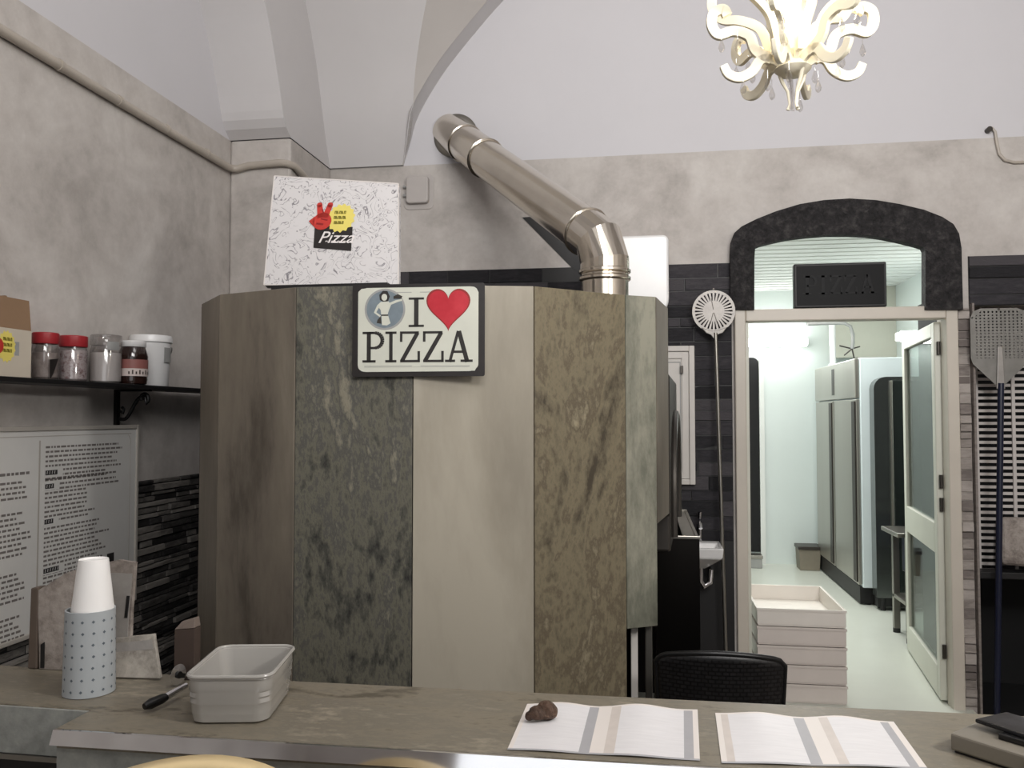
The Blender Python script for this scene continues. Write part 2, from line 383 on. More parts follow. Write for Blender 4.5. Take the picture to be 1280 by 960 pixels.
struct(m.build('trim_2', 'vault_plaster', smooth=False))
m = MB(); m.smooth = True
def fW(u, v):
    z = ZB + (ZT - ZB) * v; return (PX + (interp(groin, z) - PX) * u, interp(wy, z), z)
m.grid(fW, 6, 40)
struct(m.build('ceiling_vault', 'vault_plaster', smooth=True))
m = MB()
def fB(u, v):
    z = ZB + (ZT - ZB) * v; y0 = interp(wy, z); y1 = max(y0, 4.5) if y0 < 4.5 else y0
    return (interp(groin, z) + (interp(rib, z) + .004 - interp(groin, z)) * u, y0 + (y1 - y0) * u, z)
m.grid(fB, 4, 40)
struct(m.build('ceiling_groin', 'shaded_vault_plaster', smooth=True))
m = MB()
def fR(u, v):
    z = ZB + (ZT - ZB) * v; y0 = min(4.5 + .13 * max(0, 1 - (z - ZB) / .25), 4.63); return (interp(rib, z), y0 + (B - y0) * u, z)
m.grid(fR, 3, 40)
struct(m.build('trim_3', 'vault_plaster', smooth=True))
# far right springing of the same vault arch
m = MB()
rr = smooth_tab([(ZB, 3.1), (3.5, 2.9), (3.8, 2.55), (3.95, 2.25), (4.1, 1.95), (4.3, 1.4), (ZT, .8)])
m.grid(lambda u, v: (interp(rr, ZB + (ZT - ZB) * v), 4.3 + .35 * u, ZB + (ZT - ZB) * v), 3, 40)
struct(m.build('trim_4', 'vault_plaster', smooth=True))

# split-stone claddings
def ledger(mb, u0, u1, v0, v1, h=(.028, .045), L=(.12, .34), d=(.004, .022), holes=()):
    v = v0
    while v < v1 - .004:
        hh = min(random.uniform(*h), v1 - v); u = u0
        while u < u1 - .004:
            ll = min(random.uniform(*L), u1 - u)
            if u1 - (u + ll) < .05: ll = u1 - u
            a, b_, c, e = u + .0012, u + ll - .0012, v + .0012, v + hh - .0012
            if not any(a < hx1 and b_ > hx0 and c < hz1 and e > hz0 for hx0, hx1, hz0, hz1 in holes):
                t = random.uniform(*d); k = .003
                mb.add([(a, c, 0), (b_, c, 0), (b_, e, 0), (a, e, 0), (a + k, c + k, t), (b_ - k, c + k, t + random.uniform(-.003, .003)), (b_ - k, e - k, t), (a + k, e - k, t + random.uniform(-.003, .003))],
                       [(4, 5, 6, 7), (0, 1, 5, 4), (1, 2, 6, 5), (2, 3, 7, 6), (3, 0, 4, 7)])
            u += ll
        v += hh
m = MB(frame((XL, PY, 0), (0, -1, 0), (0, 0, 1)))       # local x runs towards the camera, z = local out of wall?
m.M = frame((XL, 0, 0), (0, 1, 0), (0, 0, 1))
ledger(m, 1.2, PY, 0, 1.292, h=(.014, .034), L=(.06, .26), d=(.003, .02))
struct(m.build('trim_5', 'grey_stone', smooth=False))
m = MB(); m.box(XL, XL + .002, 1.2, PY, 0, 1.29); struct(m.build('trim_6', 'black_cavity'))
m = MB(frame((0, B, 0), (1, 0, 0), (0, 0, 1)))
ledger(m, PX, DX0 - .03, .9, 2.40, h=(.05, .085), L=(.2, .5), d=(.004, .016), holes=[(-.35, -.05, 2.35, 2.5)])
ledger(m, DX1 + .09, 2.75, RZ, 2.40, h=(.05, .085), L=(.2, .5), d=(.004, .016))
struct(m.build('trim_7', 'dark_stone', smooth=False))
m = MB(frame((0, B, 0), (1, 0, 0), (0, 0, 1)))
m.prism([(PX, 0), (DX0 - .03, 0), (DX0 - .03, 2.398), (PX, 2.398)], -.001, .003)
m.prism([(DX1 + .09, RZ), (2.75, RZ), (2.75, 2.398), (DX1 + .09, 2.398)], -.001, .003)
flue_shadow = [onY(x, y, B) for x, y in ((653, 272), (717, 337), (752, 339), (757, 285), (700, 268))]
m.prism([(p.x, p.z) for p in flue_shadow], -.001, .004)          # the flue's cast shadow, painted on the wall as a black patch
struct(m.build('flue_shadow_patch', 'black'))
# pale stone strip to the right of the door frame
m = MB(frame((0, B, 0), (1, 0, 0), (0, 0, 1)))
ledger(m, 1.603, 1.665, 0, 2.13, h=(.035, .06), L=(.2, .3), d=(.006, .022))
m.prism([(1.603, 0), (1.665, 0), (1.665, 2.13), (1.603, 2.13)], -.001, .003)
m.prism([(1.667, 0), (1.678, 0), (1.678, 2.15), (1.667, 2.15)], -.1, .04)
struct(m.build('trim_9', 'light_stone', smooth=False))
# black recess to the right
m = MB(); m.box(RX0, RX1, 5.35, 5.4, 0, RZ + .1); m.box(RX1 - .02, RX1 + .02, B + .2, 5.4, 0, RZ + .1); m.box(RX0 - .02, RX0 + .0, B + .2, 5.4, 0, RZ + .1); m.box(RX0, RX1, B + .2, 5.4, RZ, RZ + .1)
struct(m.build('wall_recess', 'black_cavity'))
# black stone arch over the door
m = MB(frame((0, B, 0), (1, 0, 0), (0, 0, 1)))
def px2(pts): return [(p.x, p.z) for p in (onY(x, y, B - .055) for x, y in pts)]
outer = px2([(913, 387), (913, 318), (914, 302), (918, 291), (927, 283), (945, 274), (970, 264), (1000, 255), (1030, 250), (1062, 248), (1095, 250), (1125, 255), (1155, 262), (1178, 271), (1192, 280), (1199, 292), (1202, 310), (1204, 387)])
inner = px2([(943, 387), (943, 325), (944, 309), (951, 306), (967, 302), (985, 298), (1010, 295), (1035, 293), (1062, 293), (1085, 294), (1105, 297), (1125, 301), (1145, 306), (1155, 309), (1157, 313), (1157, 330), (1157, 350), (1157, 387)])
n = len(outer)
for k in range(n - 1):
    for z0, z1 in ((-.012, .055),):
        m.add([(*outer[k], z0), (*outer[k+1], z0), (*inner[k+1], z0), (*inner[k], z0), (*outer[k], z1), (*outer[k+1], z1), (*inner[k+1], z1), (*inner[k], z1)],
              [(4, 5, 6, 7), (0, 1, 5, 4), (2, 3, 7, 6)] + ([(3, 0, 4, 7)] if k == 0 else []) + ([(1, 2, 6, 5)] if k == n - 2 else []))
struct(m.build('trim_10', 'arch_stone', smooth=False))

# ---------------------------------------------------------------- kitchen behind the door
ZK = .08; KB = 8.85; KX0, KX1 = .2, 2.45; KZ = 2.85
m = MB(); m.box(KX0 - .3, 1.64, B - .16, 5.42, ZK - .079, ZK); m.box(KX0 - .3, KX1 + .3, 5.42, KB + .2, ZK - .079, ZK)
struct(m.build('floor_kitchen', 'kitchen_floor'))
struct(MB().box(RX0, RX1, B - .0, 5.4, .0, .012).build('floor_recess', 'black_cavity'))
struct(MB().box(KX0, KX1, KB, KB + .1, ZK, KZ + .8).build('wall_kitchen_back', 'kitchen_wall'))
struct(MB().box(KX0 - .1, KX0, B + .2, KB + .1, ZK, KZ + .8).build('wall_kitchen_left', 'kitchen_wall'))
struct(MB().box(KX1, KX1 + .1, 5.42, KB + .1, ZK, KZ + .8).build('wall_kitchen_right', 'kitchen_wall'))
m = MB(); m.box(KX0 - .1, KX1 + .1, B + .2, KB + .1, KZ, KZ + .1)
y = B + .25
while y < KB: m.box(KX0, KX1, y, y + .012, KZ - .006, KZ); y += .16
struct(m.build('ceiling_kitchen', 'kitchen_ceil'))
p0 = onY(1043, 447, KB - .15); p1 = onY(1138, 447, KB - .15)
struct(MB().box(p0.x, KX1 - .001, KB - .15, KB - .001, p0.z, KZ - .001).build('trim_11', 'kitchen_cream'))
# dark doorway at the far left of the kitchen
a = onY(925, 447, KB - .03); b_ = onY(948, 447, KB - .03)
d2 = bpy.data.objects.new('door_2', None); COL.objects.link(d2); d2['kind'] = 'structure'; d2['_o'] = (0, 0, 0)
m = MB(frame((0, KB, 0), (1, 0, 0), (0, 0, 1))); m.prism(rrect(a.x - .3, b_.x, ZK + .12, a.z, (0.001, .001, .06, .001)), .0, .03); m.build('door_panel', 'black_cavity', d2)
m = MB(); m.box(b_.x + .002, b_.x + .05, KB - .05, KB - .001, ZK, a.z - .02); m.build('door_frame', 'kitchen_ceil', d2)
g = thing('floor_box', 'small grey box at the foot of the dark doorway at the back of the kitchen', 'box', (onY(942, 700, 8.6).x, 8.6, ZK))
c0 = onY(936, 706, 8.6); c1 = onY(952, 694, 8.6)
MB().box(c0.x, c1.x, 8.55, 8.7, ZK, c1.z).build('box_body', 'mid_grey', g, bevel=.008)
MB().box(c0.x - .006, c1.x + .006, 8.545, 8.705, c1.z - .03, c1.z + .004).build('box_lid', 'dull_steel', g, bevel=.004)

# door_1: cream aluminium frame with the leaf standing open into the kitchen
d1 = bpy.data.objects.new('door_1', None); COL.objects.link(d1); d1['kind'] = 'structure'; d1['_o'] = (0, 0, 0)
m = MB(); fx0, fx1 = .482, 1.602
m.box(fx0, fx0 + .058, B - .035, B + .06, 0, DZ); m.box(fx1 - .058, fx1, B - .035, B + .06, 0, DZ); m.box(fx0 + .058, fx1 - .058, B - .035, B + .06, DZ - .065, DZ)
m.build('door_frame', 'alu', d1, bevel=.006)
MB().box(fx0 + .058, fx0 + .075, B - .01, B + .07, 0, DZ - .065).build('door_stop', 'alu_door', d1)
hx, hy = 1.535, B + .07; ex, ey = 1.662, 5.72
u = Vector((ex - hx, ey - hy, 0)); LW = u.length
dm = frame((hx, hy, ZK + .012), u, (0, 0, 1)); LH = DZ - .085 - ZK
leaf = MB(dm); t0, t1 = -.02, .02
sw = .075; rails = [(0, .16), (.75, .91), (LH - .075, LH)]
leaf.prism([(0, 0), (sw, 0), (sw, LH), (0, LH)], t0, t1); leaf.prism([(LW - sw, 0), (LW, 0), (LW, LH), (LW - sw, LH)], t0, t1)
for z0, z1 in rails: leaf.prism([(sw, z0), (LW - sw, z0), (LW - sw, z1), (sw, z1)], t0, t1)
lf = leaf.build('door_leaf', 'alu_door', d1, bevel=.005)
for z0, z1 in ((.16, .75), (.91, LH - .075)):
    g = MB(dm); g.prism([(sw - .005, z0 - .005), (LW - sw + .005, z0 - .005), (LW - sw + .005, z1 + .005), (sw - .005, z1 + .005)], -.003, .003); g.build('door_pane', 'door_glass', lf)
g = MB(dm); hq = .84; g.cyl((LW - .035, hq, .02), (LW - .035, hq, .07), .013); g.tube([(LW - .035, hq, .07), (LW - .08, hq, .075), (LW - .15, hq - .005, .07)], .013); g.cyl((LW - .035, hq, .018), (LW - .035, hq, .028), .03)
g.build('door_handle', 'white', lf, smooth=True)
for z in (.22, .98, 1.1, 1.8):
    g = MB(dm); g.cyl((-.012, z, .0), (-.012, z + .07, 0), .009); g.build('hinge', 'dark_steel', d1, smooth=True)

# ceiling tubes in the kitchen
def batten(px, py, Y, w, name_label):
    c = onY(px, py, Y); r = thing('tube_lamp', name_label, 'lamp', tuple(c), 'kitchen tube lamps')
    m = MB(); m.box(c.x - w, c.x + w, Y + .03, Y + .09, c.z - .035, c.z + .035); m.build('lamp_housing', 'kitchen_ceil', r, bevel=.006)
    m = MB(); m.tube([(c.x - w + .02, Y, c.z), (c.x + w - .02, Y, c.z)], .042, 16); m.build('lamp_tube', 'tube', r, smooth=True)
    for sx in (-1, 1):
        m = MB(); m.box(c.x + sx * (w - .015) - .012, c.x + sx * (w - .015) + .012, Y - .03, Y + .03, c.z - .03, c.z + .03); m.build('lamp_socket', 'kitchen_ceil', r, bevel=.004)
    return r
batten(968, 428, KB - .12, .33, 'glowing white tube lamp on the kitchen wall left of the steel fridge')
batten(1146, 420, 7.1, .14, 'glowing white tube lamp seen through the glass of the open door')

# steel fridge along the right kitchen wall
fzt = onY(1070, 447, 7.0).z; fX = onY(1072, 600, 7.0).x
fr = thing('steel_fridge', 'tall two-door stainless steel fridge standing along the right kitchen wall', 'fridge', (fX, 7.8, ZK))
MB().box(fX + .03, 2.43, 7.0, 8.6, ZK + .14, fzt).build('fridge_body', 'fridge_side', fr, bevel=.006)
for y0, y1 in ((7.02, 7.80), (7.86, 8.59)):
    dd = MB().box(fX, fX + .028, y0, y1, ZK + .16, fzt - .33).build('fridge_door', 'fridge', fr, bevel=.006)
    hb = MB().box(fX - .012, fX - .001, y0 + .005, y0 + .11, ZK + .18, fzt - .345); hb.build('door_handle', 'dark_steel', dd, bevel=.004)
MB().box(fX - .005, fX + .028, 7.02, 8.59, fzt - .32, fzt - .005).build('top_panel', 'fridge', fr, bevel=.006)
MB().box(fX - .007, fX - .006 + .002, 7.75, 7.85, fzt - .28, fzt - .05).build('control_panel', 'dark_steel', fr)
MB().box(fX + .015, 2.4, 7.04, 8.57, ZK + .012, ZK + .145).build('plinth', 'black', fr)
for x, y in ((fX + .08, 7.08), (fX + .08, 8.5), (2.35, 7.08), (2.35, 8.5)):
    MB().cyl((x, y, ZK), (x, y, ZK + .06), .025).build('foot', 'black', fr, smooth=True)
# second steel cabinet in front of it
cX = onY(1094, 600, 6.84).x; czt = onY(1100, 471, 6.84).z
cb = thing('steel_cabinet', 'dark mirrored steel cabinet standing in front of the white fridge side', 'cabinet', (cX, 6.5, ZK))
m = MB(frame((0, 0, 0), (1, 0, 0), (0, 0, 1))); m.prism(rrect(cX, 2.43, ZK + .1, czt, (.005, .005, .005, .09)), -6.97, -6.84); m.build('cabinet_body', mat('mirror_steel', S(120, 124, 122), .22, .9, .15, 2, stretch=(1, 1, .3)), cb, smooth=False)
dp = onY(1121, 480, 6.82); MB().box(dp.x - .03, 2.42, 6.815, 6.839, ZK + .15, czt - .03).build('cabinet_door', mat('dark_mirror_steel', S(52, 58, 56), .25, .6, .1, 2), cb, bevel=.006)
MB().box(dp.x - .05, dp.x - .034, 6.81, 6.839, ZK + .15, czt - .03).build('door_edge', 'steel', cb, bevel=.004)
for x in (cX + .05, 2.25):
    for y in (6.87, 6.94): MB().cyl((x, y, ZK), (x, y, ZK + .105), .02).build('foot', 'black', cb, smooth=True)
MB().box(cX + .01, 2.28, 6.86, 6.95, ZK + .03, ZK + .11).build('plinth', 'black', cb)
# steel table
tb = thing('steel_table', 'low stainless steel work table behind the open kitchen door', 'table', (2.0, 5.95, ZK))
tX = onY(1101, 657, 6.25).x; tz = onY(1101, 657, 6.25).z
MB().box(tX, 2.4, 5.86, 6.25, tz - .03, tz).build('table_top', 'steel', tb, bevel=.006)
MB().box(tX + .06, 2.38, 5.9, 6.22, ZK + .24, ZK + .265).build('lower_shelf', 'dull_steel', tb, bevel=.004)
for x in (tX + .08, 2.36):
    for y in (5.9, 6.2):
        lg = MB().box(x - .02, x + .02, y - .02, y + .02, ZK + .03, tz - .03).build('leg', 'dull_steel', tb)
        MB().cyl((x, y, ZK), (x, y, ZK + .03), .024).build('foot', 'black', lg)
x0 = tX + .12; z1_ = tz - .031
dr = MB().box(x0, 2.3, 5.9, 6.2, z1_ - .27, z1_ - .0).build('drawer', 'navy', tb, bevel=.01)
MB().box(x0 + .12, x0 + .26, 5.885, 5.898, z1_ - .09, z1_ - .07).build('drawer_handle', 'dull_steel', dr, bevel=.003)
# bin on the kitchen floor
bn = thing('floor_bin', 'small brown square bin on the kitchen floor at the far wall', 'bin', (1.55, 8.55, ZK))
c0 = onY(999, 712, 8.5); c1 = onY(1026, 685, 8.5)
m = MB(); zt = c1.z; x0, x1 = c0.x, c1.x
m.hexa([(x0 + .01, 8.5, ZK), (x1 - .01, 8.5, ZK), (x1 - .01, 8.7, ZK), (x0 + .01, 8.7, ZK), (x0, 8.49, zt), (x1, 8.49, zt), (x1, 8.71, zt), (x0, 8.71, zt)])
m.build('bin_body', 'bin', bn, bevel=.005)
m = MB(); m.box(x0 - .008, x1 + .008, 8.48, 8.72, zt - .02, zt + .012); m.build('bin_rim', 'dark_steel', bn, bevel=.004)
# stacked white dough trays
ty0, ty1 = 4.60, 5.24; tx0 = onY(947, 800, ty0).x; tx1 = onY(1058, 800, ty0).x
trlab = ['lowest dough tray of the pale stack standing in the kitchen doorway', 'second dough tray up in the pale stack in the kitchen doorway', 'third dough tray up in the pale stack in the kitchen doorway', 'fourth dough tray up, directly under the open white one']
zrim = onY(1056, 763, ty0).z; zlow = onY(1056, 786, ty0).z; th = (zlow - ZK) / 4
for k in range(5):
    z0 = ZK + k * th; hh = th if k < 4 else zrim - zlow
    r = thing('dough_tray', trlab[k] if k < 4 else 'open white dough tray on top of the stack in the kitchen doorway', 'tray', (tx0, ty0, z0), 'stacked dough trays')
    m = MB(); w = .009
    m.box(tx0 + .004, tx1 - .004, ty0 + .004, ty1 - .004, z0 + .001, z0 + .009)
    for q in ((tx0, tx1, ty0, ty0 + w), (tx0, tx1, ty1 - w, ty1), (tx0, tx0 + w, ty0 + w, ty1 - w), (tx1 - w, tx1, ty0 + w, ty1 - w)): m.box(*q, z0 + .009, z0 + hh - .003)
    m.build('tray_body', 'crate_pink' if k < 4 else 'crate', r)
    m = MB(); e = .004; zt_ = z0 + hh - .002
    for q in ((tx0 - e, tx1 + e, ty0 - e, ty0 - .0005), (tx0 - e, tx1 + e, ty1 + .0005, ty1 + e), (tx0 - e, tx0 - .0005, ty0, ty1), (tx1 + .0005, tx1 + e, ty0, ty1)): m.box(*q, zt_ - .012, zt_)
    m.build('tray_rim', 'crate_pink' if k < 4 else 'crate', r)
# pipes over the fridge
pp = thing('white_pipe', 'white vertical pipe rising above the fridge to the kitchen ceiling', 'pipe', (1.6, 8.3, fzt))
pa = onY(1041, 446, 8.3); m = MB(); m.cyl((pa.x, 8.3, fzt + .001), (pa.x, 8.3, KZ - .01), .028); m.build('pipe_run', 'white', pp, smooth=True)
m = MB(); m.cyl((pa.x, 8.3, fzt + .001), (pa.x, 8.3, fzt + .03), .04); m.build('pipe_collar', 'white', pp, smooth=True)
gp = [onY(x, y, 8.1) for x, y in ((1010, 405), (1040, 404), (1056, 404), (1063, 408), (1066, 418), (1066, 428), (1065, 436))]
gz = thing('bent_hose', 'grey bent hose hanging from the kitchen ceiling above the fridge', 'hose', tuple(gp[0]))
m = MB(); m.tube(gp, .016, 10); m.build('hose_run', 'mid_grey', gz, smooth=True)
m = MB(); e = gp[-1]
for dx, dz in ((-.11, .03), (-.07, -.06), (.07, .02), (.02, -.1)): m.cyl(e, e + Vector((dx, 0, dz)), .007, n=6)
m.build('hose_fitting', 'dark_steel', gz); 
m = MB(); m.cyl((gp[0].x, 8.1, gp[0].z - .01), (gp[0].x, 8.1, KZ - .006), .014); m.build('hose_hanger', 'mid_grey', gz, smooth=True)

# black PIZZA light box above the door
def slab_letters(mb, text, x, y, h, gap, w, z0, z1):
    """thin slab-serif capitals"""
    for ch in text:
        if ch == 'I':
            W = .42 * h; cx = x + W / 2
            mb.stroke((cx, y), (cx, y + h), w * 1.35, z0, z1); mb.stroke((x, y + w * .4), (x + W, y + w * .4), w * .8, z0, z1); mb.stroke((x, y + h - w * .4), (x + W, y + h - w * .4), w * .8, z0, z1)
        elif ch == 'P':
            W = .66 * h; sx = x + .2 * h
            mb.stroke((sx, y), (sx, y + h), w * 1.35, z0, z1); mb.stroke((x, y + w * .4), (x + .42 * h, y + w * .4), w * .8, z0, z1); mb.stroke((x, y + h - w * .4), (sx + .15 * h, y + h - w * .4), w * .8, z0, z1)
            r = .245 * h; cy = y + h - r - w * .4; prev = None
            for k in range(13):
                a = PI / 2 - PI * k / 12; q = (sx + .2 * h + r * .95 * math.cos(a), cy + r * math.sin(a))
                if prev: mb.stroke(prev, q, w * (1.0 + .3 * math.sin(PI * k / 12)), z0, z1)
                prev = q
            mb.stroke((sx, cy - r), (sx + .2 * h, cy - r), w * .8, z0, z1); mb.stroke((sx, cy + r), (sx + .2 * h, cy + r), w * .8, z0, z1)
        elif ch == 'Z':
            W = .6 * h
            mb.stroke((x + .02 * h, y + h - w * .4), (x + W - .02 * h, y + h - w * .4), w * .8, z0, z1); mb.stroke((x, y + w * .4), (x + W, y + w * .4), w * .8, z0, z1)
            mb.stroke((x + .06 * h, y + w * .5), (x + W - .06 * h, y + h - w * .5), w * 1.3, z0, z1)
            mb.stroke((x + .03 * h, y + h), (x + .03 * h, y + h * .66), w * .8, z0, z1); mb.stroke((x + W - .02 * h, y), (x + W - .02 * h, y + h * .36), w * .8, z0, z1)
        elif ch == 'A':
            W = .82 * h; ap = (x + W * .5, y + h)
            mb.stroke((x + .14 * h, y), (ap[0] - .02 * h, y + h), w * .9, z0, z1); mb.stroke((x + W - .16 * h, y), (ap[0], y + h), w * 1.35, z0, z1)
            mb.stroke((x + .24 * h, y + h * .33), (x + W - .26 * h, y + h * .33), w * .8, z0, z1)
            mb.stroke((x, y + w * .4), (x + .3 * h, y + w * .4), w * .8, z0, z1); mb.stroke((x + W - .36 * h, y + w * .4), (x + W, y + w * .4), w * .8, z0, z1)
        x += W + gap
    return x
Yb = B - .03
a = onY(993, 383, Yb); b_ = onY(1108, 327, Yb)
sx0, sx1, sz0, sz1 = a.x, b_.x, DZ + .002, b_.z
lb = thing('light_box_sign', 'unlit black box sign reading PIZZA standing on the kitchen door frame', 'sign', (sx0, Yb, sz0))
MB().box(sx0, sx1, Yb, Yb + .05, sz0, sz1).build('sign_box', 'black', lb, bevel=.006)
m = MB(frame((sx0, Yb, sz0), (1, 0, 0), (0, 0, 1))); W, Hh = sx1 - sx0, sz1 - sz0
m.prism([(.012, .012), (W - .012, .012), (W - .012, Hh - .012), (.012, Hh - .012)], .0, .003); m.build('sign_face', mat('dark_acrylic', S(17, 17, 18), .5, var=.05, spec=.15), lb)
m = MB(frame((sx0, Yb, sz0), (1, 0, 0), (0, 0, 1))); slab_letters(m, 'PIZZA', .045, .07, .1, .014, .012, .003, .005)
m.build('sign_lettering', mat('unlit_letters', S(30, 30, 31), .5, var=.03, spec=.15), lb)

# ================================================================== OVEN
oz = 1.95
ov = [(-1.482, 2.642), (-1.308, 2.441), (-1.013, 2.338), (-.658, 2.346), (-.316, 2.428), (-.056, 2.65), (.04, 2.706), (.085, 2.995)]
back = [(.02, 3.35), (-.04, 3.75), (-.22, 4.1), (-.55, 4.28), (-.95, 4.3), (-1.3, 4.15), (-1.55, 3.8), (-1.66, 3.35), (-1.61, 2.98)]
on = thing('pizza_oven', 'large round pizza oven clad in tall stone panels', 'oven', (-.75, 3.3, 0))
cx_, cy_ = -.75, 3.33
def inset(p, d):
    v = Vector((p[0] - cx_, p[1] - cy_)); return tuple(Vector(p) - v.normalized() * d)
core = [inset(p, .03) for p in ov + back]
m = MB(); m.prism(core, 1.22, oz - .05); m.prism([(min(x, -.085), y) for x, y in core], .06, 1.22); m.build('oven_body', 'dark_steel', on)
pm = ['pan_brown2', 'pan_brown', 'pan_dark', 'pan_light', 'pan_rust', 'pan_green', 'pan_brown2']
plab = ['narrow brown side panel', 'brown panel', 'dark slate panel', 'pale stone panel', 'rusty slate panel', 'greenish grey panel', 'brown return panel']
for k in range(7):
    p, q = ov[k], ov[k + 1]; pi_, qi = inset(p, .022), inset(q, .022)
    e = .0012; d = (Vector(q) - Vector(p)).normalized() * e
    zb = .05 if k < 5 else onY(800, 782, 2.7).z if k == 5 else 1.23
    m = MB(); m.prism([tuple(Vector(p) + d), tuple(Vector(q) - d), tuple(Vector(qi) - d), tuple(Vector(pi_) + d)], zb, oz)
    o = m.build('cladding_panel', pm[k], on, bevel=.002); o['label'] = plab[k]
bk = [ov[-1]] + back + [ov[0]]
for k in range(len(bk) - 1):
    p, q = bk[k], bk[k + 1]; m = MB(); m.prism([p, q, inset(q, .02), inset(p, .02)], 1.22 if k < 2 else .06, oz - .01)
    m.build('rear_panel', 'dark_steel', on)
lid = [inset(p, .026) for p in ov + back]
m = MB(); m.prism(lid, oz - .049, oz - .02); m.build('oven_top', 'dark_steel', on)
# bare stand legs below the short green panel
for px in (793, 811):
    p = onY(px, 820, 2.74); m = MB(); m.box(p.x - .011, p.x + .011, 2.73, 2.755, 0, 1.225); m.build('stand_leg', 'dull_steel' if px > 800 else 'white_paint', on, bevel=.003)
# steel mouth on the right-hand side
m = MB(); mz0, mz1 = 1.09, 1.72
m.prism([(.09, 3.03), (.145, 3.86), (-.06, 3.86), (.0, 3.03)], mz0, mz1); mo = m.build('oven_mouth', 'dark_steel', on, bevel=.01)
mm = frame((.09, 3.03, mz0), (.055, .83, 0), (0, 0, 1)); m = MB(mm)
pts = [(.12, .05), (.72, .05)] + [(.42 + .30 * math.cos(a), .2 + .27 * math.sin(a)) for a in [PI * k / 10 for k in range(11)]]
m.prism(pts, .001, .006); m.build('mouth_opening', 'black_cavity', mo)
m = MB(mm); arc = [(.42 + .32 * math.cos(a), .2 + .29 * math.sin(a), .008) for a in [PI * k / 14 for k in range(15)]]
m.tube([(.74, .04, .008)] + arc + [(.10, .04, .008)], .014, 8); m.build('mouth_rim', 'dark_steel', mo, smooth=True)

# flue
fl = thing('flue_pipe', 'shiny steel flue rising from the oven top into the back wall', 'flue', (-.17, 3.5, oz))
E0 = onY(756, 372, 3.5); fr_ = .098
base = Vector((E0.x, 3.5, oz - .02)); e1 = Vector((E0.x, 3.5, onY(756, 340, 3.5).z)); e2 = onY(741, 297, 3.56)
W_ = onY(569, 170, B - .02); e2 = Vector((e2.x, 3.53, e2.z)); e15 = (e1 + Vector((-.01, .004, .10)))
dirv = (W_ - e2).normalized()
m = MB(); m.cyl(base, e1, fr_, n=32); m.build('pipe_length', 'flue', fl, smooth=True)
m = MB(); m.tube([e1 - Vector((0, 0, .002)), e1 + Vector((-.0, 0, .045)), (e1 + Vector((-.025, .01, .135))), e2 + dirv * .05], fr_ + .004, 32); m.build('elbow', 'flue', fl, smooth=False)
for o_ in fl.children[-1:]:
    for p_ in o_.data.polygons: p_.use_smooth = True
    o_.data.set_sharp_from_angle(angle=math.radians(12))
jp = e2
for k in range(400):                                                 # the joint a third of the way down from the wall
    jp = e2 + dirv * ((W_ - e2).length * k / 400)
    if abs((jp.x - 0) / jp.y - onY(606, 210, 1).x) < .0012: break
m = MB(); m.cyl(e2 + dirv * .04, jp, fr_, n=32); m.build('pipe_length', 'flue', fl, smooth=True)
m = MB(); m.cyl(jp, W_ + dirv * .1, fr_ + .003, n=32); m.build('pipe_length', 'flue', fl, smooth=True)
def ring(c, d, r, w=.012):
    m = MB(); m.tube([c - d * w, c - d * w * .4, c + d * w * .4, c + d * w], [r - .003, r + .006, r + .006, r - .003], 32); return m.build('joint_band', 'flue', fl, smooth=True)
for c, d in ((jp, dirv), (e2 + dirv * .055, dirv), (e1, Vector((0, 0, 1))), (e1 - Vector((0, 0, .03)), Vector((0, 0, 1))), (e2 + dirv * ((W_ - e2).length - .16), dirv)): ring(c, d, fr_ + .004)
m = MB(); m.M = frame((W_.x, B, W_.z + .005), (1, 0, 0), (0, 0, 1)); m.lathe([(.128, 0), (.128, .008), (.112, .02), (.10, .022)], n=36); m.build('wall_collar', 'dull_steel', fl, smooth=True)

# white water heater on the wall behind the flue
wh = thing('water_heater', 'small white rounded wall box behind the right side of the steel flue', 'water heater', (-.05, 4.5, 2.1))
wr = onY(836, 340, 4.36); wt = onY(836, 293, 4.36); wb = onY(836, 392, 4.36)
m = MB(frame((0, B, 0), (1, 0, 0), (0, 0, 1)))
m.prism(rrect(wr.x - .38, wr.x, wb.z - .01, wt.z, (.09, .09, .03, .03), 8), .018, B - 4.36); m.build('heater_body', 'white', wh, bevel=.012, bseg=3)
for x in (wr.x - .3, wr.x - .08):
    m = MB(); m.cyl((x, 4.5, wb.z - .07), (x, 4.5, wb.z + .0), .011); m.build('water_stub', 'chrome', wh, smooth=True)
# white framed hatch in the dark stone wall
ha = onY(868, 432, B - .04); hb = onY(868, 606, B - .04); hx1 = ha.x; hx0 = hx1 - .46
hd = thing('wall_hatch', 'white panelled hatch with moulded frame in the dark stone wall right of the oven', 'hatch', (hx0, B, hb.z))
m = MB(frame((0, B, 0), (1, 0, 0), (0, 0, 1)))
def rim_frame(m, x0, x1, z0, z1, w, d0, d1):
    m.prism([(x0, z0), (x0 + w, z0), (x0 + w, z1), (x0, z1)], d0, d1); m.prism([(x1 - w, z0), (x1, z0), (x1, z1), (x1 - w, z1)], d0, d1)
    m.prism([(x0 + w, z0), (x1 - w, z0), (x1 - w, z0 + w), (x0 + w, z0 + w)], d0, d1); m.prism([(x0 + w, z1 - w), (x1 - w, z1 - w), (x1 - w, z1), (x0 + w, z1)], d0, d1)
rim_frame(m, hx0, hx1, hb.z, ha.z, .03, .001, .045); m.build('hatch_frame', 'white_paint', hd, bevel=.004)
m = MB(frame((0, B, 0), (1, 0, 0), (0, 0, 1))); m.prism([(hx0 + .03, hb.z + .03), (hx1 - .03, hb.z + .03), (hx1 - .03, ha.z - .03), (hx0 + .03, ha.z - .03)], .001, .024)
rim_frame(m, hx0 + .032, hx1 - .032, hb.z + .032, ha.z - .032, .035, .024, .034); m.cur = 1
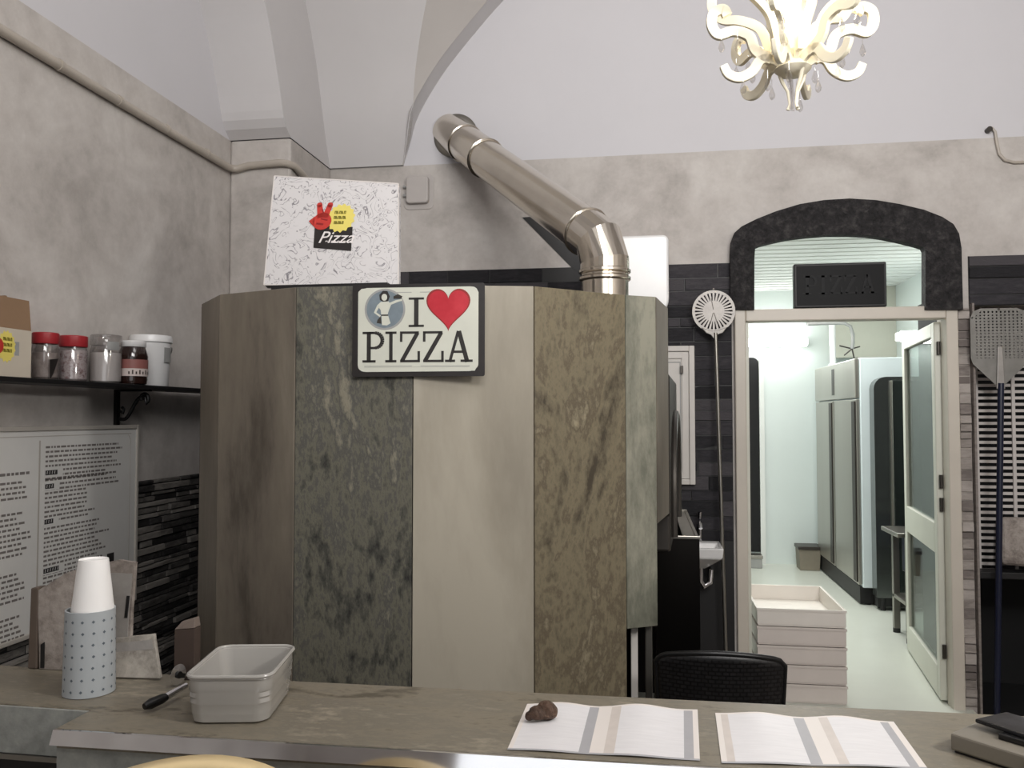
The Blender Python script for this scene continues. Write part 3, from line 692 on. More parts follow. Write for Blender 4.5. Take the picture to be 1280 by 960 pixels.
rim_frame(m, hx0 + .072, hx1 - .072, hb.z + .085, ha.z - .085, .006, .024, .0255)
m.build('hatch_door', ['white_paint', 'mid_grey'], hd, bevel=.002)
m = MB(); m.box(.0 + hx1 - .075, hx1 - .06, B - .05, B - .034, 1.8, 1.84); m.build('hatch_catch', 'dark_steel', hd)

# narrow steel chest beside the oven mouth
ux0, ux1, uy0, uy1 = .042, .208, 3.33, 4.32; uz = onY(871, 672, uy0).z
st = thing('steel_chest', 'narrow open-topped stainless steel chest standing beside the oven mouth', 'chest', (ux0, uy0, 0))
m = MB(); m.box(ux0, ux1, uy0, uy0 + .012, .04, uz); m.build('front_panel', mat('dark_brushed_steel', S(58, 55, 53), .28, 1, .1, 3, stretch=(1, 1, .2)), st)
m = MB(); m.box(ux0, ux1, uy1 - .012, uy1, .04, uz); m.box(ux0, ux0 + .012, uy0 + .012, uy1 - .012, .04, uz - .002); m.box(ux1 - .012, ux1, uy0 + .012, uy1 - .012, .04, uz - .002); m.box(ux0, ux1, uy0 + .012, uy1 - .012, .03, .05)
m.build('chest_body', 'dull_steel', st)
m = MB(); m.box(ux0 + .012, ux1 - .062, uy0 + .012, uy1 - .06, uz - .12, uz - .09); m.build('well_bottom', 'black_cavity', st)
m = MB(); m.box(ux1 - .06, ux1 - .012, uy0 + .012, uy1 - .012, uz - .015, uz - .006); m.box(ux0 + .012, ux1 - .06, uy1 - .06, uy1 - .012, uz - .015, uz - .006); m.build('top_ledge', 'dull_steel', st)
m = MB(); m.box(ux0 - .004, ux1 + .003, uy0 - .006, uy0 + .006, uz - .006, uz + .006); m.build('front_lip', 'steel', st, bevel=.002)
for x in (ux0 + .03, ux1 - .03):
    for y in (uy0 + .04, uy1 - .04): MB().cyl((x, y, 0), (x, y, .04), .018).build('foot', 'black', st)
# wash basin and its tap
bz = onY(888, 686, 4.35).z; bx1 = onY(905, 690, 4.35).x; bx0 = bx1 - .21
bs = thing('wash_basin', 'small white wall-hung wash basin between steel chest and kitchen door', 'basin', (bx0, 4.5, bz))
m = MB()
cxb = (bx0 + bx1) / 2
def lev(z, s, ya): return [(cxb - (bx1 - bx0) / 2 * s, ya, z), (cxb + (bx1 - bx0) / 2 * s, ya, z), (cxb + (bx1 - bx0) / 2 * s, B - .02, z), (cxb - (bx1 - bx0) / 2 * s, B - .02, z)]
L = [lev(bz - .125, .25, 4.5), lev(bz - .055, .95, 4.37), lev(bz, 1, 4.35), lev(bz, .86, 4.375), lev(bz - .05, .6, 4.43)]
L[3][2] = (L[3][2][0], B - .1, bz); L[3][3] = (L[3][3][0], B - .1, bz); L[4][2] = (L[4][2][0], B - .13, L[4][2][2]); L[4][3] = (L[4][3][0], B - .13, L[4][3][2])
vs = [p for l in L for p in l]; fs = [(0, 3, 2, 1), (16, 17, 18, 19)] + [(i * 4 + k, i * 4 + (k + 1) % 4, (i + 1) * 4 + (k + 1) % 4, (i + 1) * 4 + k) for i in range(4) for k in range(4)]
m.add(vs, fs); m.build('basin_bowl', 'white', bs, bevel=.008)
m = MB(); m.tube([(cxb, 4.55, bz - .1), (cxb, 4.55, bz - .2), (cxb + .02, 4.56, bz - .23), (cxb + .05, 4.57, bz - .21), (cxb + .06, 4.6, bz - .16), (cxb + .06, 4.64, bz - .15)], .016, 12); m.build('drain_trap', 'chrome', bs, smooth=True)
m = MB(); ty = 4.59; m.cyl((cxb + .0, ty, bz), (cxb, ty, bz + .1), .014); m.tube([(cxb, ty, bz + .08), (cxb, ty - .05, bz + .12), (cxb, ty - .1, bz + .11), (cxb, ty - .12, bz + .085)], .01, 10); m.build('tap', 'chrome', bs, smooth=True)
m = MB(); m.cyl((cxb, ty, bz + .1), (cxb + .004, ty - .01, bz + .16), .008, .011); m.build('tap_lever', 'chrome', bs, smooth=True)

# round perforated turning peel on the wall left of the door
Yp = B - .085
pc = onY(892, 389, Yp); R = .112
pl = thing('turning_peel', 'round slotted metal pizza peel with thin handle hanging left of the kitchen door', 'pizza peel', tuple(pc))
m = MB(frame(pc, (1, 0, 0), (0, 0, 1)))
def annulus(m, r0, r1, z0, z1, n=40):
    for k in range(n):
        a, b = 2 * PI * k / n, 2 * PI * (k + 1) / n
        p = [(r0 * math.cos(a), r0 * math.sin(a)), (r1 * math.cos(a), r1 * math.sin(a)), (r1 * math.cos(b), r1 * math.sin(b)), (r0 * math.cos(b), r0 * math.sin(b))]
        m.prism(p, z0, z1)
annulus(m, R * .87, R, 0, .004); m.lathe([(.001, 0), (R * .5, 0), (R * .5, .0035), (.001, .0035)], n=32)
for k in range(30):
    a = 2 * PI * (k + .5) / 30
    m.stroke((R * .46 * math.cos(a), R * .46 * math.sin(a)), (R * .9 * math.cos(a), R * .9 * math.sin(a)), .0085, .0004, .0036, .011)
m.build('peel_blade', 'peel', pl)
m = MB(frame(pc, (1, 0, 0), (0, 0, 1)))
for a in (100, 255, 285):
    a = math.radians(a); m.stroke((R * .08 * math.cos(a), R * .08 * math.sin(a)), (R * .62 * math.cos(a), R * .62 * math.sin(a)), .004, .0036, .0046)
m.build('blade_slits', 'dark_steel', pl)
m = MB(frame(pc, (1, 0, 0), (0, 0, 1))); m.prism([(-.065, -.088), (-.04, -.118), (-.016, -.128), (.0, -.15), (.016, -.128), (.045, -.118), (.07, -.086), (.03, -.1), (0, -.106), (-.03, -.1)], .004, .012); m.build('peel_bracket', 'peel', pl, bevel=.003)
ph0 = onY(894.5, 416, Yp - .012); ph1 = onY(909, 868, Yp - .012)
m = MB(); m.cyl(ph0, ph1, .0095, n=12); m.build('peel_handle', 'dull_steel', pl, smooth=True)
m = MB(); m.cyl((pc.x, B, pc.z + .118), (pc.x, Yp - .01, pc.z + .118), .005); m.build('wall_hook', 'dark_steel', pl)

# large rectangular peel at far right
Yq = B - .06
A = lambda x, y: (lambda p: (p.x, p.z))(onY(x, y, Yq))
x0, zt = A(1212, 386); x1 = x0 + .36; zb, = A(1212, 440)[1:]; nx, nz = A(1250, 484); x1 = 2 * nx - x0
rp = thing('rectangular_peel', 'wide perforated metal pizza peel with dark blue handle at the right edge', 'pizza peel', (nx, Yq, nz))
fm = frame((0, Yq, 0), (1, 0, 0), (0, 0, 1))
m = MB(fm); zm = A(1212, 448)[1]
m.prism([(x0, zm), (x0 + .01, zm - .03), (nx - .02, nz + .01), (nx + .02, nz + .01), (x1 - .01, zm - .03), (x1, zm)], 0, .004)
m.prism([(x0, zm), (x0 + .014, zm), (x0 + .014, zt - .04), (x0, zt - .05)], 0, .004); m.prism([(x1 - .014, zm), (x1, zm), (x1, zt - .05), (x1 - .014, zt - .04)], 0, .004)
m.prism([(x0, zt - .05), (x0 + .014, zt - .05), (x0 + .05, zt - .014), (x1 - .05, zt - .014), (x1 - .014, zt - .05), (x1, zt - .05), (x1 - .015, zt - .015), (x1 - .05, zt), (x0 + .05, zt), (x0 + .015, zt - .015)], 0, .004)
nr = 15
for k in range(nr):
    z = zm + (zt - .02 - zm) * (k + .5) / nr; m.prism([(x0 + .012, z - .0045), (x1 - .012, z - .0045), (x1 - .012, z + .0045), (x0 + .012, z + .0045)], .0005, .0035)
for k in range(1, 14):
    x = x0 + (x1 - x0) * k / 14; m.prism([(x - .006, zm), (x + .006, zm), (x + .006, zt - .012), (x - .006, zt - .012)], .0006, .0034)
m.build('peel_blade', 'peel_dull', rp)
m = MB(fm); m.prism([(nx - .012, zm + .06), (nx + .012, zm + .06), (nx + .02, nz - .01), (nx - .02, nz - .01)], .004, .014); m.build('peel_bracket', 'peel', rp, bevel=.003)
h1 = onY(1247, 912, Yq - .02); m = MB(); m.cyl((nx, Yq - .012, nz + .02), (h1.x, Yq - .012, h1.z), .015, n=14); m.build('peel_handle', 'blue_pole', rp, smooth=True)
m = MB(); m.cyl((nx, B + .0, zt - .005), (nx, Yq - .01, zt - .005), .005); m.build('wall_hook', 'dark_steel', rp)
# white slatted rack behind it
Ys = B + .12
s0 = onY(1216, 466, Ys); s1 = onY(1216, 712, Ys); sx1 = 2.3
sl = thing('slatted_rack', 'white slatted rack in the black recess behind the wide pizza peel', 'rack', (s0.x, Ys, s1.z))
n = 38
m = MB()
for k in range(n):
    z = s1.z + (s0.z + .2 - s1.z) * k / (n - 1); m.box(s0.x, sx1, Ys, Ys + .008, z - .0075, z + .0075)
m.build('slats', 'slat', sl)
for x in (s0.x + .012, onY(1268, 600, Ys).x, sx1 - .01):
    m = MB(); m.box(x - .008, x + .008, Ys - .01, Ys - .001, s1.z - .02, s0.z + .22); m.build('upright', 'slat', sl)
bg = thing('patterned_bag', 'pinkish grey patterned bag lying in the recess at the right edge', 'bag', (2.0, B + .08, .8))
c = onY(1272, 676, B + .05)
m = MB(); m.hexa([(onY(1247, 690, B + .05).x, B + .0, c.z - .12), (2.25, B + .0, c.z - .12 - .03), (2.25, B + .1, c.z - .15), (onY(1247, 690, B + .05).x, B + .1, c.z - .12), (onY(1249, 650, B + .05).x, B + .02, c.z + .12), (2.25, B + .02, c.z + .12), (2.25, B + .09, c.z + .12), (onY(1249, 650, B + .05).x, B + .09, c.z + .12)])
m.build('bag_body', 'napkin_stone', bg, bevel=.03, bseg=3)
m = MB(); m.tube([(2.03, B + .05, c.z + .1), (2.05, B + .05, c.z + .2), (2.12, B + .05, c.z + .2), (2.14, B + .05, c.z + .1)], .006, 8); m.build('bag_handle', 'napkin_grey', bg, smooth=True)
m = MB(); m.box(RX0 + .02, RX1 - .02, B - .0, B + .11, c.z - .19, c.z - .155); o = m.build('recess_shelf', 'black', None, bevel=.004); tag(o, 'black shelf across the recess under the patterned bag', 'shelf')

# conduit along the left wall, junction box, loose cable
cd = thing('conduit', 'grey painted conduit running along the left wall and around the corner pilaster', 'pipe', (XL, 3, 2.86))
xw = XL + .022
m = MB(); m.tube([(xw, .6, 2.86), (xw, 2, 2.863), (xw, 3, 2.858), (xw, PY - .07, 2.857), (xw + .008, PY - .038, 2.857), (xw + .03, PY - .022, 2.857), (XL + .12, PY - .022, 2.872), (PX - .05, PY - .022, 2.878), (PX - .01, PY - .02, 2.874), (PX + .018, PY + .012, 2.868), (PX + .022, PY + .1, 2.85), (PX + .022, PY + .35, 2.80), (PX + .022, B - .05, 2.74)], .019, 12)
m.build('conduit_run', 'conduit', cd, smooth=True)
for y in (1.4, 1.9, 2.4, 2.75, 3.1, 3.45, 3.8):
    m = MB(); m.tube([(xw, y - .009, 2.86), (xw, y + .009, 2.86)], .0225, 12); m.build('pipe_clip', 'conduit', cd, smooth=True)
ja = onY(507, 254, B - .04); jb = onY(535, 219, B - .04)
jb_ = thing('junction_box', 'small grey junction box on the back wall right of the pizza box', 'box', (ja.x, B, ja.z))
m = MB(frame((0, B, 0), (1, 0, 0), (0, 0, 1))); m.prism(rrect(ja.x, jb.x, ja.z, jb.z, .02), 0, .04); m.build('box_cover', 'cover', jb_, bevel=.008, bseg=3)
m = MB(frame((0, B, 0), (1, 0, 0), (0, 0, 1))); m.prism(rrect(ja.x - .02, jb.x + .025, ja.z - .03, jb.z + .015, .03), 0, .006); m.build('back_plate', 'cover', jb_, bevel=.002)
for dz in (.05, .1):
    m = MB(); m.cyl((ja.x - .02, B - .018, ja.z + dz), (ja.x + .002, B - .018, ja.z + dz), .009); m.build('cable_gland', 'mid_grey', jb_, smooth=True)
cw = thing('wall_cable', 'thin pale cable hooked high on the back wall at right', 'cable', (1.8, B, 3.0))
m = MB(); m.tube([onY(x, y, B - .012) for x, y in ((1234, 162), (1240, 160), (1244, 165), (1246, 178), (1249, 192), (1256, 200), (1268, 203), (1290, 202), (1330, 200))], .008, 8); m.build('cable_run', 'conduit', cw, smooth=True)
p = onY(1235, 163, B - .01); m = MB(); m.cyl((p.x, B, p.z), (p.x, B - .035, p.z), .014); m.build('cable_hook', 'dark_steel', cw, smooth=True)

# ================================================================== things on the oven
# black tray lying on the oven roof, doodled pizza box standing on it
tz0 = oz - .0185
bt = thing('black_tray', 'flat black pan lying on the oven roof under the white pizza box', 'pan', (-1.0, 2.85, tz0))
bl = onY(343, 357, 2.66); br = onY(500, 357, 2.66)
m = MB(); m.box(bl.x, br.x - .05, 2.66, 3.1, tz0, bl.z - .012); m.build('pan_body', 'black', bt, bevel=.004)
m = MB(); rim_z = bl.z
for q in ((bl.x - .008, br.x - .042, 2.652, 2.662), (bl.x - .008, br.x - .042, 3.098, 3.108), (bl.x - .008, bl.x + .002, 2.662, 3.098), (br.x - .052, br.x - .042, 2.662, 3.098)): m.box(*q, rim_z - .02, rim_z)
m.build('pan_rim', 'black', bt)
pb0 = onY(330, 356, 2.70); pb1 = onY(498, 358, 2.70); pt0 = onY(343, 220, 2.83); pt1 = onY(499, 232, 2.83)
pbx = thing('pizza_box', 'white doodle-printed pizza box leaning upright on the oven top', 'pizza box', tuple(pb0))
pm_ = frame(pb0, pb1 - pb0, pt0 - pb0)
inv = pm_.inverted(); q1 = inv @ pb1; q2 = inv @ pt1; q3 = inv @ pt0
fl_ = [(0, 0), (q1.x, q1.y), (q2.x, q2.y), (q3.x, q3.y)]
def bil(u, v):
    a = Vector(fl_[0]).lerp(Vector(fl_[1]), u); b = Vector(fl_[3]).lerp(Vector(fl_[2]), u); return a.lerp(b, v)
m = MB(pm_); m.prism(fl_, -.03, 0); m.cur = 1
o = m.build('box_card', ['pbox'], pbx, bevel=.002)
m = MB(pm_)
for a, b in zip(fl_, fl_[1:] + fl_[:1]): m.stroke(a, b, .004, .0002, .0012)
m.build('box_edge', 'box_side', pbx)
def on_box(px, py):
    """point of the leaning box face seen at that place"""
    d = Vector(ray(px, py)); o0 = Vector((0, 0, HC)); nrm = pm_.to_3x3() @ Vector((0, 0, 1))
    t = (pm_.translation - o0).dot(nrm) / d.dot(nrm); q = inv @ (o0 + d * t); return (q.x, q.y)
def burst(m, c, rx, ry, n, z0, z1, k=.86):
    pts = []
    for i in range(2 * n):
        a = PI * i / n; f = 1 if i % 2 else k; pts.append((c[0] + rx * f * math.cos(a), c[1] + ry * f * math.sin(a)))
    m.prism(pts, z0, z1)
def scribble(m, x0, x1, y, h, z0, z1, n=5, w=.0016):
    """a row of illegible tiny marks"""
    step = (x1 - x0) / n
    for i in range(n):
        x = x0 + step * i
        m.stroke((x + step * .15, y), (x + step * .15, y + h), w, z0, z1)
        if i % 2: m.stroke((x + step * .15, y + h), (x + step * .7, y), w, z0, z1)
        else: m.stroke((x + step * .15, y + h * .9), (x + step * .75, y + h * .9), w, z0, z1); m.stroke((x + step * .7, y), (x + step * .7, y + h), w, z0, z1)
# printed badge: black square, yellow burst, red victory hand
lg = MB(pm_)
c = [on_box(*p) for p in ((392, 310), (439, 314), (441, 284), (394, 278))]; lg.prism(c, .0013, .002)
lg.cur = 1; lc = on_box(426.5, 273); sc = abs(on_box(441, 273)[0] - lc[0]) / 13
burst(lg, lc, 16 * sc, 18 * sc, 15, .002, .0026)
lg.cur = 2; hc = on_box(403, 277)
lg.prism([(hc[0] + sc * 10.5 * math.cos(a), hc[1] + sc * 10.5 * math.sin(a)) for a in [2 * PI * k / 20 for k in range(20)]], .0026, .0032)
for dx, dy in ((-6, 20), (6, 20)):
    lg.stroke((hc[0] + dx * .4 * sc, hc[1] + 4 * sc), (hc[0] + dx * sc, hc[1] + dy * sc), 7 * sc, .0026, .0032, 6 * sc)
    lg.prism([(hc[0] + dx * sc + 3.2 * sc * math.cos(a), hc[1] + dy * sc + 3.2 * sc * math.sin(a)) for a in [2 * PI * k / 12 for k in range(12)]], .0026, .0032)
lg.prism([(hc[0] - 9 * sc, hc[1] + 6 * sc), (hc[0] - 15 * sc, hc[1]), (hc[0] - 9 * sc, hc[1] - 6 * sc)], .0026, .0032)
lg.cur = 3
lg.stroke((hc[0] - 6 * sc, hc[1] - 3 * sc), (hc[0] + 2 * sc, hc[1] - 4 * sc), 2.2 * sc, .0032, .0036); lg.stroke((hc[0] - 2 * sc, hc[1] + 3 * sc), (hc[0] + 6 * sc, hc[1] + 1 * sc), 1.6 * sc, .0032, .0036); lg.stroke((hc[0], hc[1] + 10 * sc), (hc[0] - 2 * sc, hc[1] + 15 * sc), 1.4 * sc, .0032, .0036)
lg.cur = 4
for i, (w0, w1) in enumerate(((-8, 5), (-8, 6), (-7, 4))): scribble(lg, lc[0] + w0 * sc, lc[0] + w1 * sc, lc[1] + (5 - 6.2 * i) * sc, 3.6 * sc, .0026, .003, 5 if i != 1 else 6, 1.0 * sc)
lg.cur = 5; scribble(lg, c[0][0] + 12 * sc, c[0][0] + 42 * sc, c[0][1] + 7 * sc, 1.2 * sc, .0021, .0026, 9, .7 * sc)
lg.build('badge', ['ink', 'yellow', 'red', 'dark_red', 'olive', 'whiteink'], pbx)
def text_mesh(txt, size, mtx, name, material, parent, shear=0, ext=.0004):
    cu = bpy.data.curves.new(name, 'FONT'); cu.body = txt; cu.size = size; cu.extrude = ext; cu.shear = shear; cu.resolution_u = 3
    to = bpy.data.objects.new(name, cu); COL.objects.link(to); dg = bpy.context.evaluated_depsgraph_get()
    me = bpy.data.meshes.new_from_object(to.evaluated_get(dg)); bpy.data.objects.remove(to); bpy.data.curves.remove(cu)
    off = Vector(parent.get('_o', (0, 0, 0))); me.transform(Matrix.Translation(-off) @ mtx); me.materials.clear(); me.materials.append(M[material])
    o = bpy.data.objects.new(name, me); COL.objects.link(o); o.parent = parent; return o
tp = on_box(397, 304); text_mesh('Pizza', 20 * sc, pm_ @ Matrix.Translation((tp[0], tp[1], .0026)), 'badge_lettering', 'whiteink', pbx, .3)

# I love PIZZA tin sign fixed on the oven panels
sg0 = onY(441, 472, 2.325); sg1 = onY(606, 472, 2.332); sgt = onY(441, 355, 2.325)
sm_ = frame(onY(440, 471, 2.322), Vector((1, .055, 0)), (0, 0, 1))
sW = (onY(606, 471, 2.345) - onY(440, 471, 2.322)).length; sH = onY(440, 356, 2.322).z - onY(440, 471, 2.322).z
ts = thing('tin_sign', 'black bordered tin sign reading I heart PIZZA on the oven front', 'sign', tuple(sm_.translation))
m = MB(sm_); m.prism(rrect(0, sW, 0, sH, .006), -.002, 0); m.build('sign_plate', 'sign_black', ts)
m = MB(sm_); pts = []
for (x, y) in rrect(sW * .04, sW * .955, sH * .05, sH * .965, .026, 6): pts.append((x + random.uniform(-.0018, .0018), y + random.uniform(-.0018, .0018)))
m.prism(pts, 0, .0006); m.build('sign_ground', 'sign_cream', ts)
U = lambda x, y: ((x - 65) / 1065 * sW, (852 - y) / 745 * sH)     # places read off the sign face
m = MB(sm_); hgt = U(0, 490)[1] - U(0, 738)[1]
slab = MB(sm_)
for ch, xl, xr in (('P', 150, 318), ('I', 335, 425), ('Z', 455, 610), ('Z', 640, 800), ('A', 815, 1035)):
    a = U(xl, 738); b_ = U(xr, 490); wn = {'P': .66, 'I': .42, 'Z': .6, 'A': .82}[ch] * hgt
    sub = MB(sm_ @ Matrix.Translation((a[0], a[1], 0)) @ Matrix.Diagonal(((b_[0] - a[0]) / wn, 1, 1, 1)))
    slab_letters(sub, ch, 0, 0, hgt, 0, .0085, .0006, .0012)
    for v in sub.v: pass
    o0 = len(slab.v); slab.v += sub.v; slab.f += [[i + o0 for i in f] for f in sub.f]; slab.mi += sub.mi; slab.sm += sub.sm
a = U(522, 455); b_ = U(645, 218); h2 = b_[1] - a[1]; wn = .42 * h2
sub = MB(sm_ @ Matrix.Translation((a[0], a[1], 0)) @ Matrix.Diagonal(((b_[0] - a[0]) / wn, 1, 1, 1))); slab_letters(sub, 'I', 0, 0, h2, 0, .0078, .0006, .0012)
o0 = len(slab.v); slab.v += sub.v; slab.f += [[i + o0 for i in f] for f in sub.f]; slab.mi += sub.mi; slab.sm += sub.sm
slab.build('sign_lettering', 'ink', ts)
def heart_pts(cx, cy, w, h):
    pts = []
    for k in range(60):
        t = 2 * PI * k / 60; x = 16 * math.sin(t) ** 3; y = 13 * math.cos(t) - 5 * math.cos(2 * t) - 2 * math.cos(3 * t) - math.cos(4 * t)
        pts.append((cx + x / 32 * w, cy + (y + 2.5) / 29 * h))
    return pts
hc0 = U(840, 322); hw = U(1010, 0)[0] - U(668, 0)[0]; hh = U(0, 158)[1] - U(0, 490)[1]
m = MB(sm_); m.prism(heart_pts(hc0[0], hc0[1], hw * 1.03, hh * 1.03), .0006, .0011); m.build('heart_outline', 'dark_red', ts)
m = MB(sm_); m.prism(heart_pts(hc0[0], hc0[1], hw * .95, hh * .94), .0011, .0018); m.build('heart', 'heart', ts)
m = MB(sm_)
for xa, xb, y in ((425, 545, 175), (612, 700, 175), (165, 550, 768), (620, 1010, 768), (165, 1010, 776)):
    m.stroke(U(xa, y), U(xb, y), .0016 if y < 770 else .0007, .0006, .001)
m.build('sign_rules', 'mid_grey', ts)
# round emblem with the waitress holding a pizza
em = MB(sm_); ec = U(330, 310); er = U(495, 0)[0] - ec[0]
circ = lambda c, r, n=32, sy=1: [(c[0] + r * math.cos(2 * PI * k / n), c[1] + r * sy * math.sin(2 * PI * k / n)) for k in range(n)]
em.cur = 1; em.prism(circ(ec, er, 40), .0006, .0009); em.cur = 0; em.prism(circ(ec, er * .9, 40), .0009, .0012)
fp = lambda pts: [(ec[0] + x * er, ec[1] + y * er) for x, y in pts]
em.cur = 2
em.prism(fp([(-.25, .45), (-.28, .7), (-.1, .9), (.12, .88), (.24, .62), (.16, .4), (.05, .35), (-.05, .35)]), .0012, .0015)   # dark hair
em.cur = 3
em.prism(circ((ec[0] - .03 * er, ec[1] + .58 * er), .14 * er, 16, 1.2), .0015, .0018)                                          # face
em.prism(fp([(-.38, .2), (-.2, .36), (.18, .38), (.3, .2), (.18, -.1), (.14, -.25), (-.18, -.25), (-.2, -.05)]), .0015, .0018)   # blouse
em.prism(fp([(-.16, -.3), (.16, -.3), (.28, -.68), (.1, -.78), (-.14, -.76)]), .0015, .0018)                                     # apron
em.prism(fp([(.2, .3), (.26, .2), (.62, .34), (.84, .4), (.84, .48), (.55, .44)]), .0015, .0018)                                # arm with plate
em.prism(fp([(-.38, .2), (-.26, .14), (-.42, -.14), (-.2, -.3), (-.24, -.38), (-.54, -.16)]), .0015, .0018)                      # arm on hip
em.cur = 4
em.prism(fp([(.42, .5), (.8, .5), (.86, .62), (.62, .72), (.42, .62)]), .0015, .0018); em.prism(fp([(-.18, -.26), (.16, -.26), (.16, -.32), (-.18, -.32)]), .0018, .002)
em.prism(fp([(-.2, -.32), (-.16, -.7), (-.4, -.66), (-.36, -.5)]), .0012, .0015)
em.build('emblem', ['blue_grey', 'mid_grey', 'ink', 'sign_cream', 'dark_steel'], ts)

# ================================================================== left wall: shelf, jars, menu board
sz = 1.694; sX = XL + .175
sh = thing('wall_shelf', 'black shelf on the left wall carrying jars and a carton', 'shelf', (XL, 3, sz))
m = MB(); m.box(XL + .024, sX, 1.6, 3.98, sz - .016, sz); m.build('shelf_board', 'black', sh, bevel=.002)
def bracket(y):
    m = MB(); m.box(XL + .0, XL + .014, y - .011, y + .011, sz - .175, sz - .016); m.box(XL + .01, sX - .02, y - .011, y + .011, sz - .024, sz - .0165); b = m.build('bracket', 'iron', sh)
    pts = []
    for k in range(26):                                             # S-shaped scroll
        t = k / 25
        x = XL + .02 + .115 * t; z = sz - .135 + .085 * t - .02 * math.sin(2 * PI * t); pts.append((x, y, z))
    for k in range(14):
        a = -PI / 2 + 1.5 * PI * k / 13 + .6; r = .024 - .0009 * k; pts.append((XL + .128 + r * math.cos(a) * .9, y, sz - .052 + r * math.sin(a)))
    m = MB(); m.tube(pts, .0075, 8); 
    m.tube([(XL + .014, y, sz - .1), (XL + .035, y, sz - .112), (XL + .04, y, sz - .095), (XL + .03, y, sz - .088)], .006, 8)
    m.build('scroll', 'iron', b, smooth=True)
bracket(onX(147, 500, XL + .01).y); bracket(2.05)
XI = -2.055
def shelf_y(px, X=XI): return onX(px, 475, X).y
def px_len(px, w, X=XI):
    y = shelf_y(px, X); zc = (y * _cy - X * _sy); return w * zc / F
# carton with burst badge
cy0 = onX(39, 440, sX - .02).y; czh = onX(39, 376, sX - .02).z
ct = thing('shelf_carton', 'open brown and white carton with yellow burst at the left end of the shelf', 'carton', (XI, cy0 - .2, sz))
m = MB(); xA, xB, yA, yB = XL + .03, sX - .02, cy0 - .40, cy0; zmid = onX(39, 414, sX - .02).z
w = .005
m.box(xA, xB, yA, yB, sz + .001, sz + .006)
for q in ((xA, xB, yA, yA + w), (xA, xB, yB - w, yB), (xB - w, xB, yA + w, yB - w)): m.box(*q, sz + .006, zmid)
m.box(xA, xA + w, yA + w, yB - w, sz + .006, zmid); m.build('carton_body', 'carton_w', ct)
m = MB(); m.box(xA, xA + w, yA, yB, zmid, czh + .02); m.hexa([(xA, yB - w, zmid), (xB, yB - w, zmid), (xB, yB, zmid), (xA, yB, zmid), (xA, yB - w, czh + .02), (xA + .03, yB - w, czh + .02), (xA + .03, yB, czh + .02), (xA, yB, czh + .02)]); 
m.hexa([(xB - w, yA, zmid), (xB, yA, zmid), (xB, yB - .002, zmid), (xB - w, yB - .002, zmid), (xB - w - .01, yA, czh), (xB - .01, yA, czh), (xB - .01, yB - .002, czh), (xB - w - .01, yB - .002, czh)])
m.build('carton_flaps', 'carton', ct)
fmx = frame((xB, yA, sz), (0, 1, 0), (0, 0, 1)); lg = MB(fmx)
bc = onX(8, 433, xB); s_ = .0026
lc = (bc.y - yA, bc.z - sz); burst(lg, lc, 15 * s_, 20 * s_, 15, .0004, .001); lg.cur = 1
hc = (lc[0] - 15 * s_, lc[1] + 0 * s_); lg.prism(circ(hc, 10 * s_, 20), .001, .0016); lg.cur = 2
for i in range(3): scribble(lg, lc[0] - 6 * s_, lc[0] + 9 * s_, lc[1] + (7 - 7 * i) * s_, 4 * s_, .001, .0014, 5, 1.1 * s_)
lg.cur = 3; lg.prism([(lc[0] + 14 * s_, lc[1] - 10 * s_), (lc[0] + 21 * s_, lc[1] - 10 * s_), (lc[0] + 21 * s_, lc[1] + 7 * s_), (lc[0] + 14 * s_, lc[1] + 7 * s_)], .0002, .0004)
lg.build('badge', ['yellow', 'red', 'olive', 'mid_grey'], ct)
def jar(px, wpx, top_py, lid_py, label, lid_m, fill_m, fill_h, X=XI, name='topping_jar', lidname='lid'):
    y = shelf_y(px, X); r = px_len(px, wpx, X) / 2; zt = onX(px, top_py, X).z; zl = onX(px, lid_py, X).z
    t = thing(name, label, 'jar', (X, y, sz)); h = zl - sz
    m = MB(); m.lathe([(r * .85, .001), (r * .98, .008), (r * .98, h * .85), (r * .86, h)], (X, y, sz), 28); m.build('jar_body', 'jar', t, smooth=True)
    if fill_m:
        m = MB(); m.lathe([(r * .8, .004), (r * .92, .01), (r * .92, h * fill_h), (.001, h * fill_h + .004)], (X, y, sz), 24); m.build('jar_filling', fill_m, t, smooth=True)
    m = MB(); m.lathe([(r * .93, h), (r * .97, h + .003), (r * .97, zt - sz - .003), (r * .9, zt - sz)], (X, y, sz), 28); m.build(lidname, lid_m, t, smooth=True)
    return t, y, r, h
t, y, r, h = jar(56, 32, 416, 430, 'red-lidded clear jar standing directly beside the carton on the shelf', 'lid_red', 'greyfill', .75)
m = MB(); m.hexa([(XI + r * .99, y - r * .7, sz + .005), (XI + r * .99 + .003, y - r * .7, sz + .005), (XI + r + .003, y - r * .45, sz + .02), (XI + r, y - r * .45, sz + .02), (XI + r * .99, y - r * .75, sz + .07), (XI + r + .003, y - r * .75, sz + .07), (XI + r + .003, y + r * .1, sz + .075), (XI + r, y + r * .1, sz + .075)]); m.build('jar_label', 'ink', t)
t, y, r, h = jar(91, 34, 420, 434, 'red-lidded clear jar of pinkish toppings, second from the carton', 'lid_red', 'pinkfill', .9)
t, y, r, h = jar(132, 38, 419, 432, 'clear plastic jar with pale cap and white filling beside the dark jar', 'jar', 'whitefill', .8)
m = MB(); a0 = -.9
for k in range(8):
    a, b2 = a0 + k * .1, a0 + (k + 1) * .1
    m.add([(XI + (r + .001) * math.cos(q), y + (r + .001) * math.sin(q), z) for q, z in ((a, sz + h - .02), (b2, sz + h - .02), (b2, sz + h + .012), (a, sz + h + .012))], [(0, 1, 2, 3)])
m.build('jar_label', 'mid_grey', t)
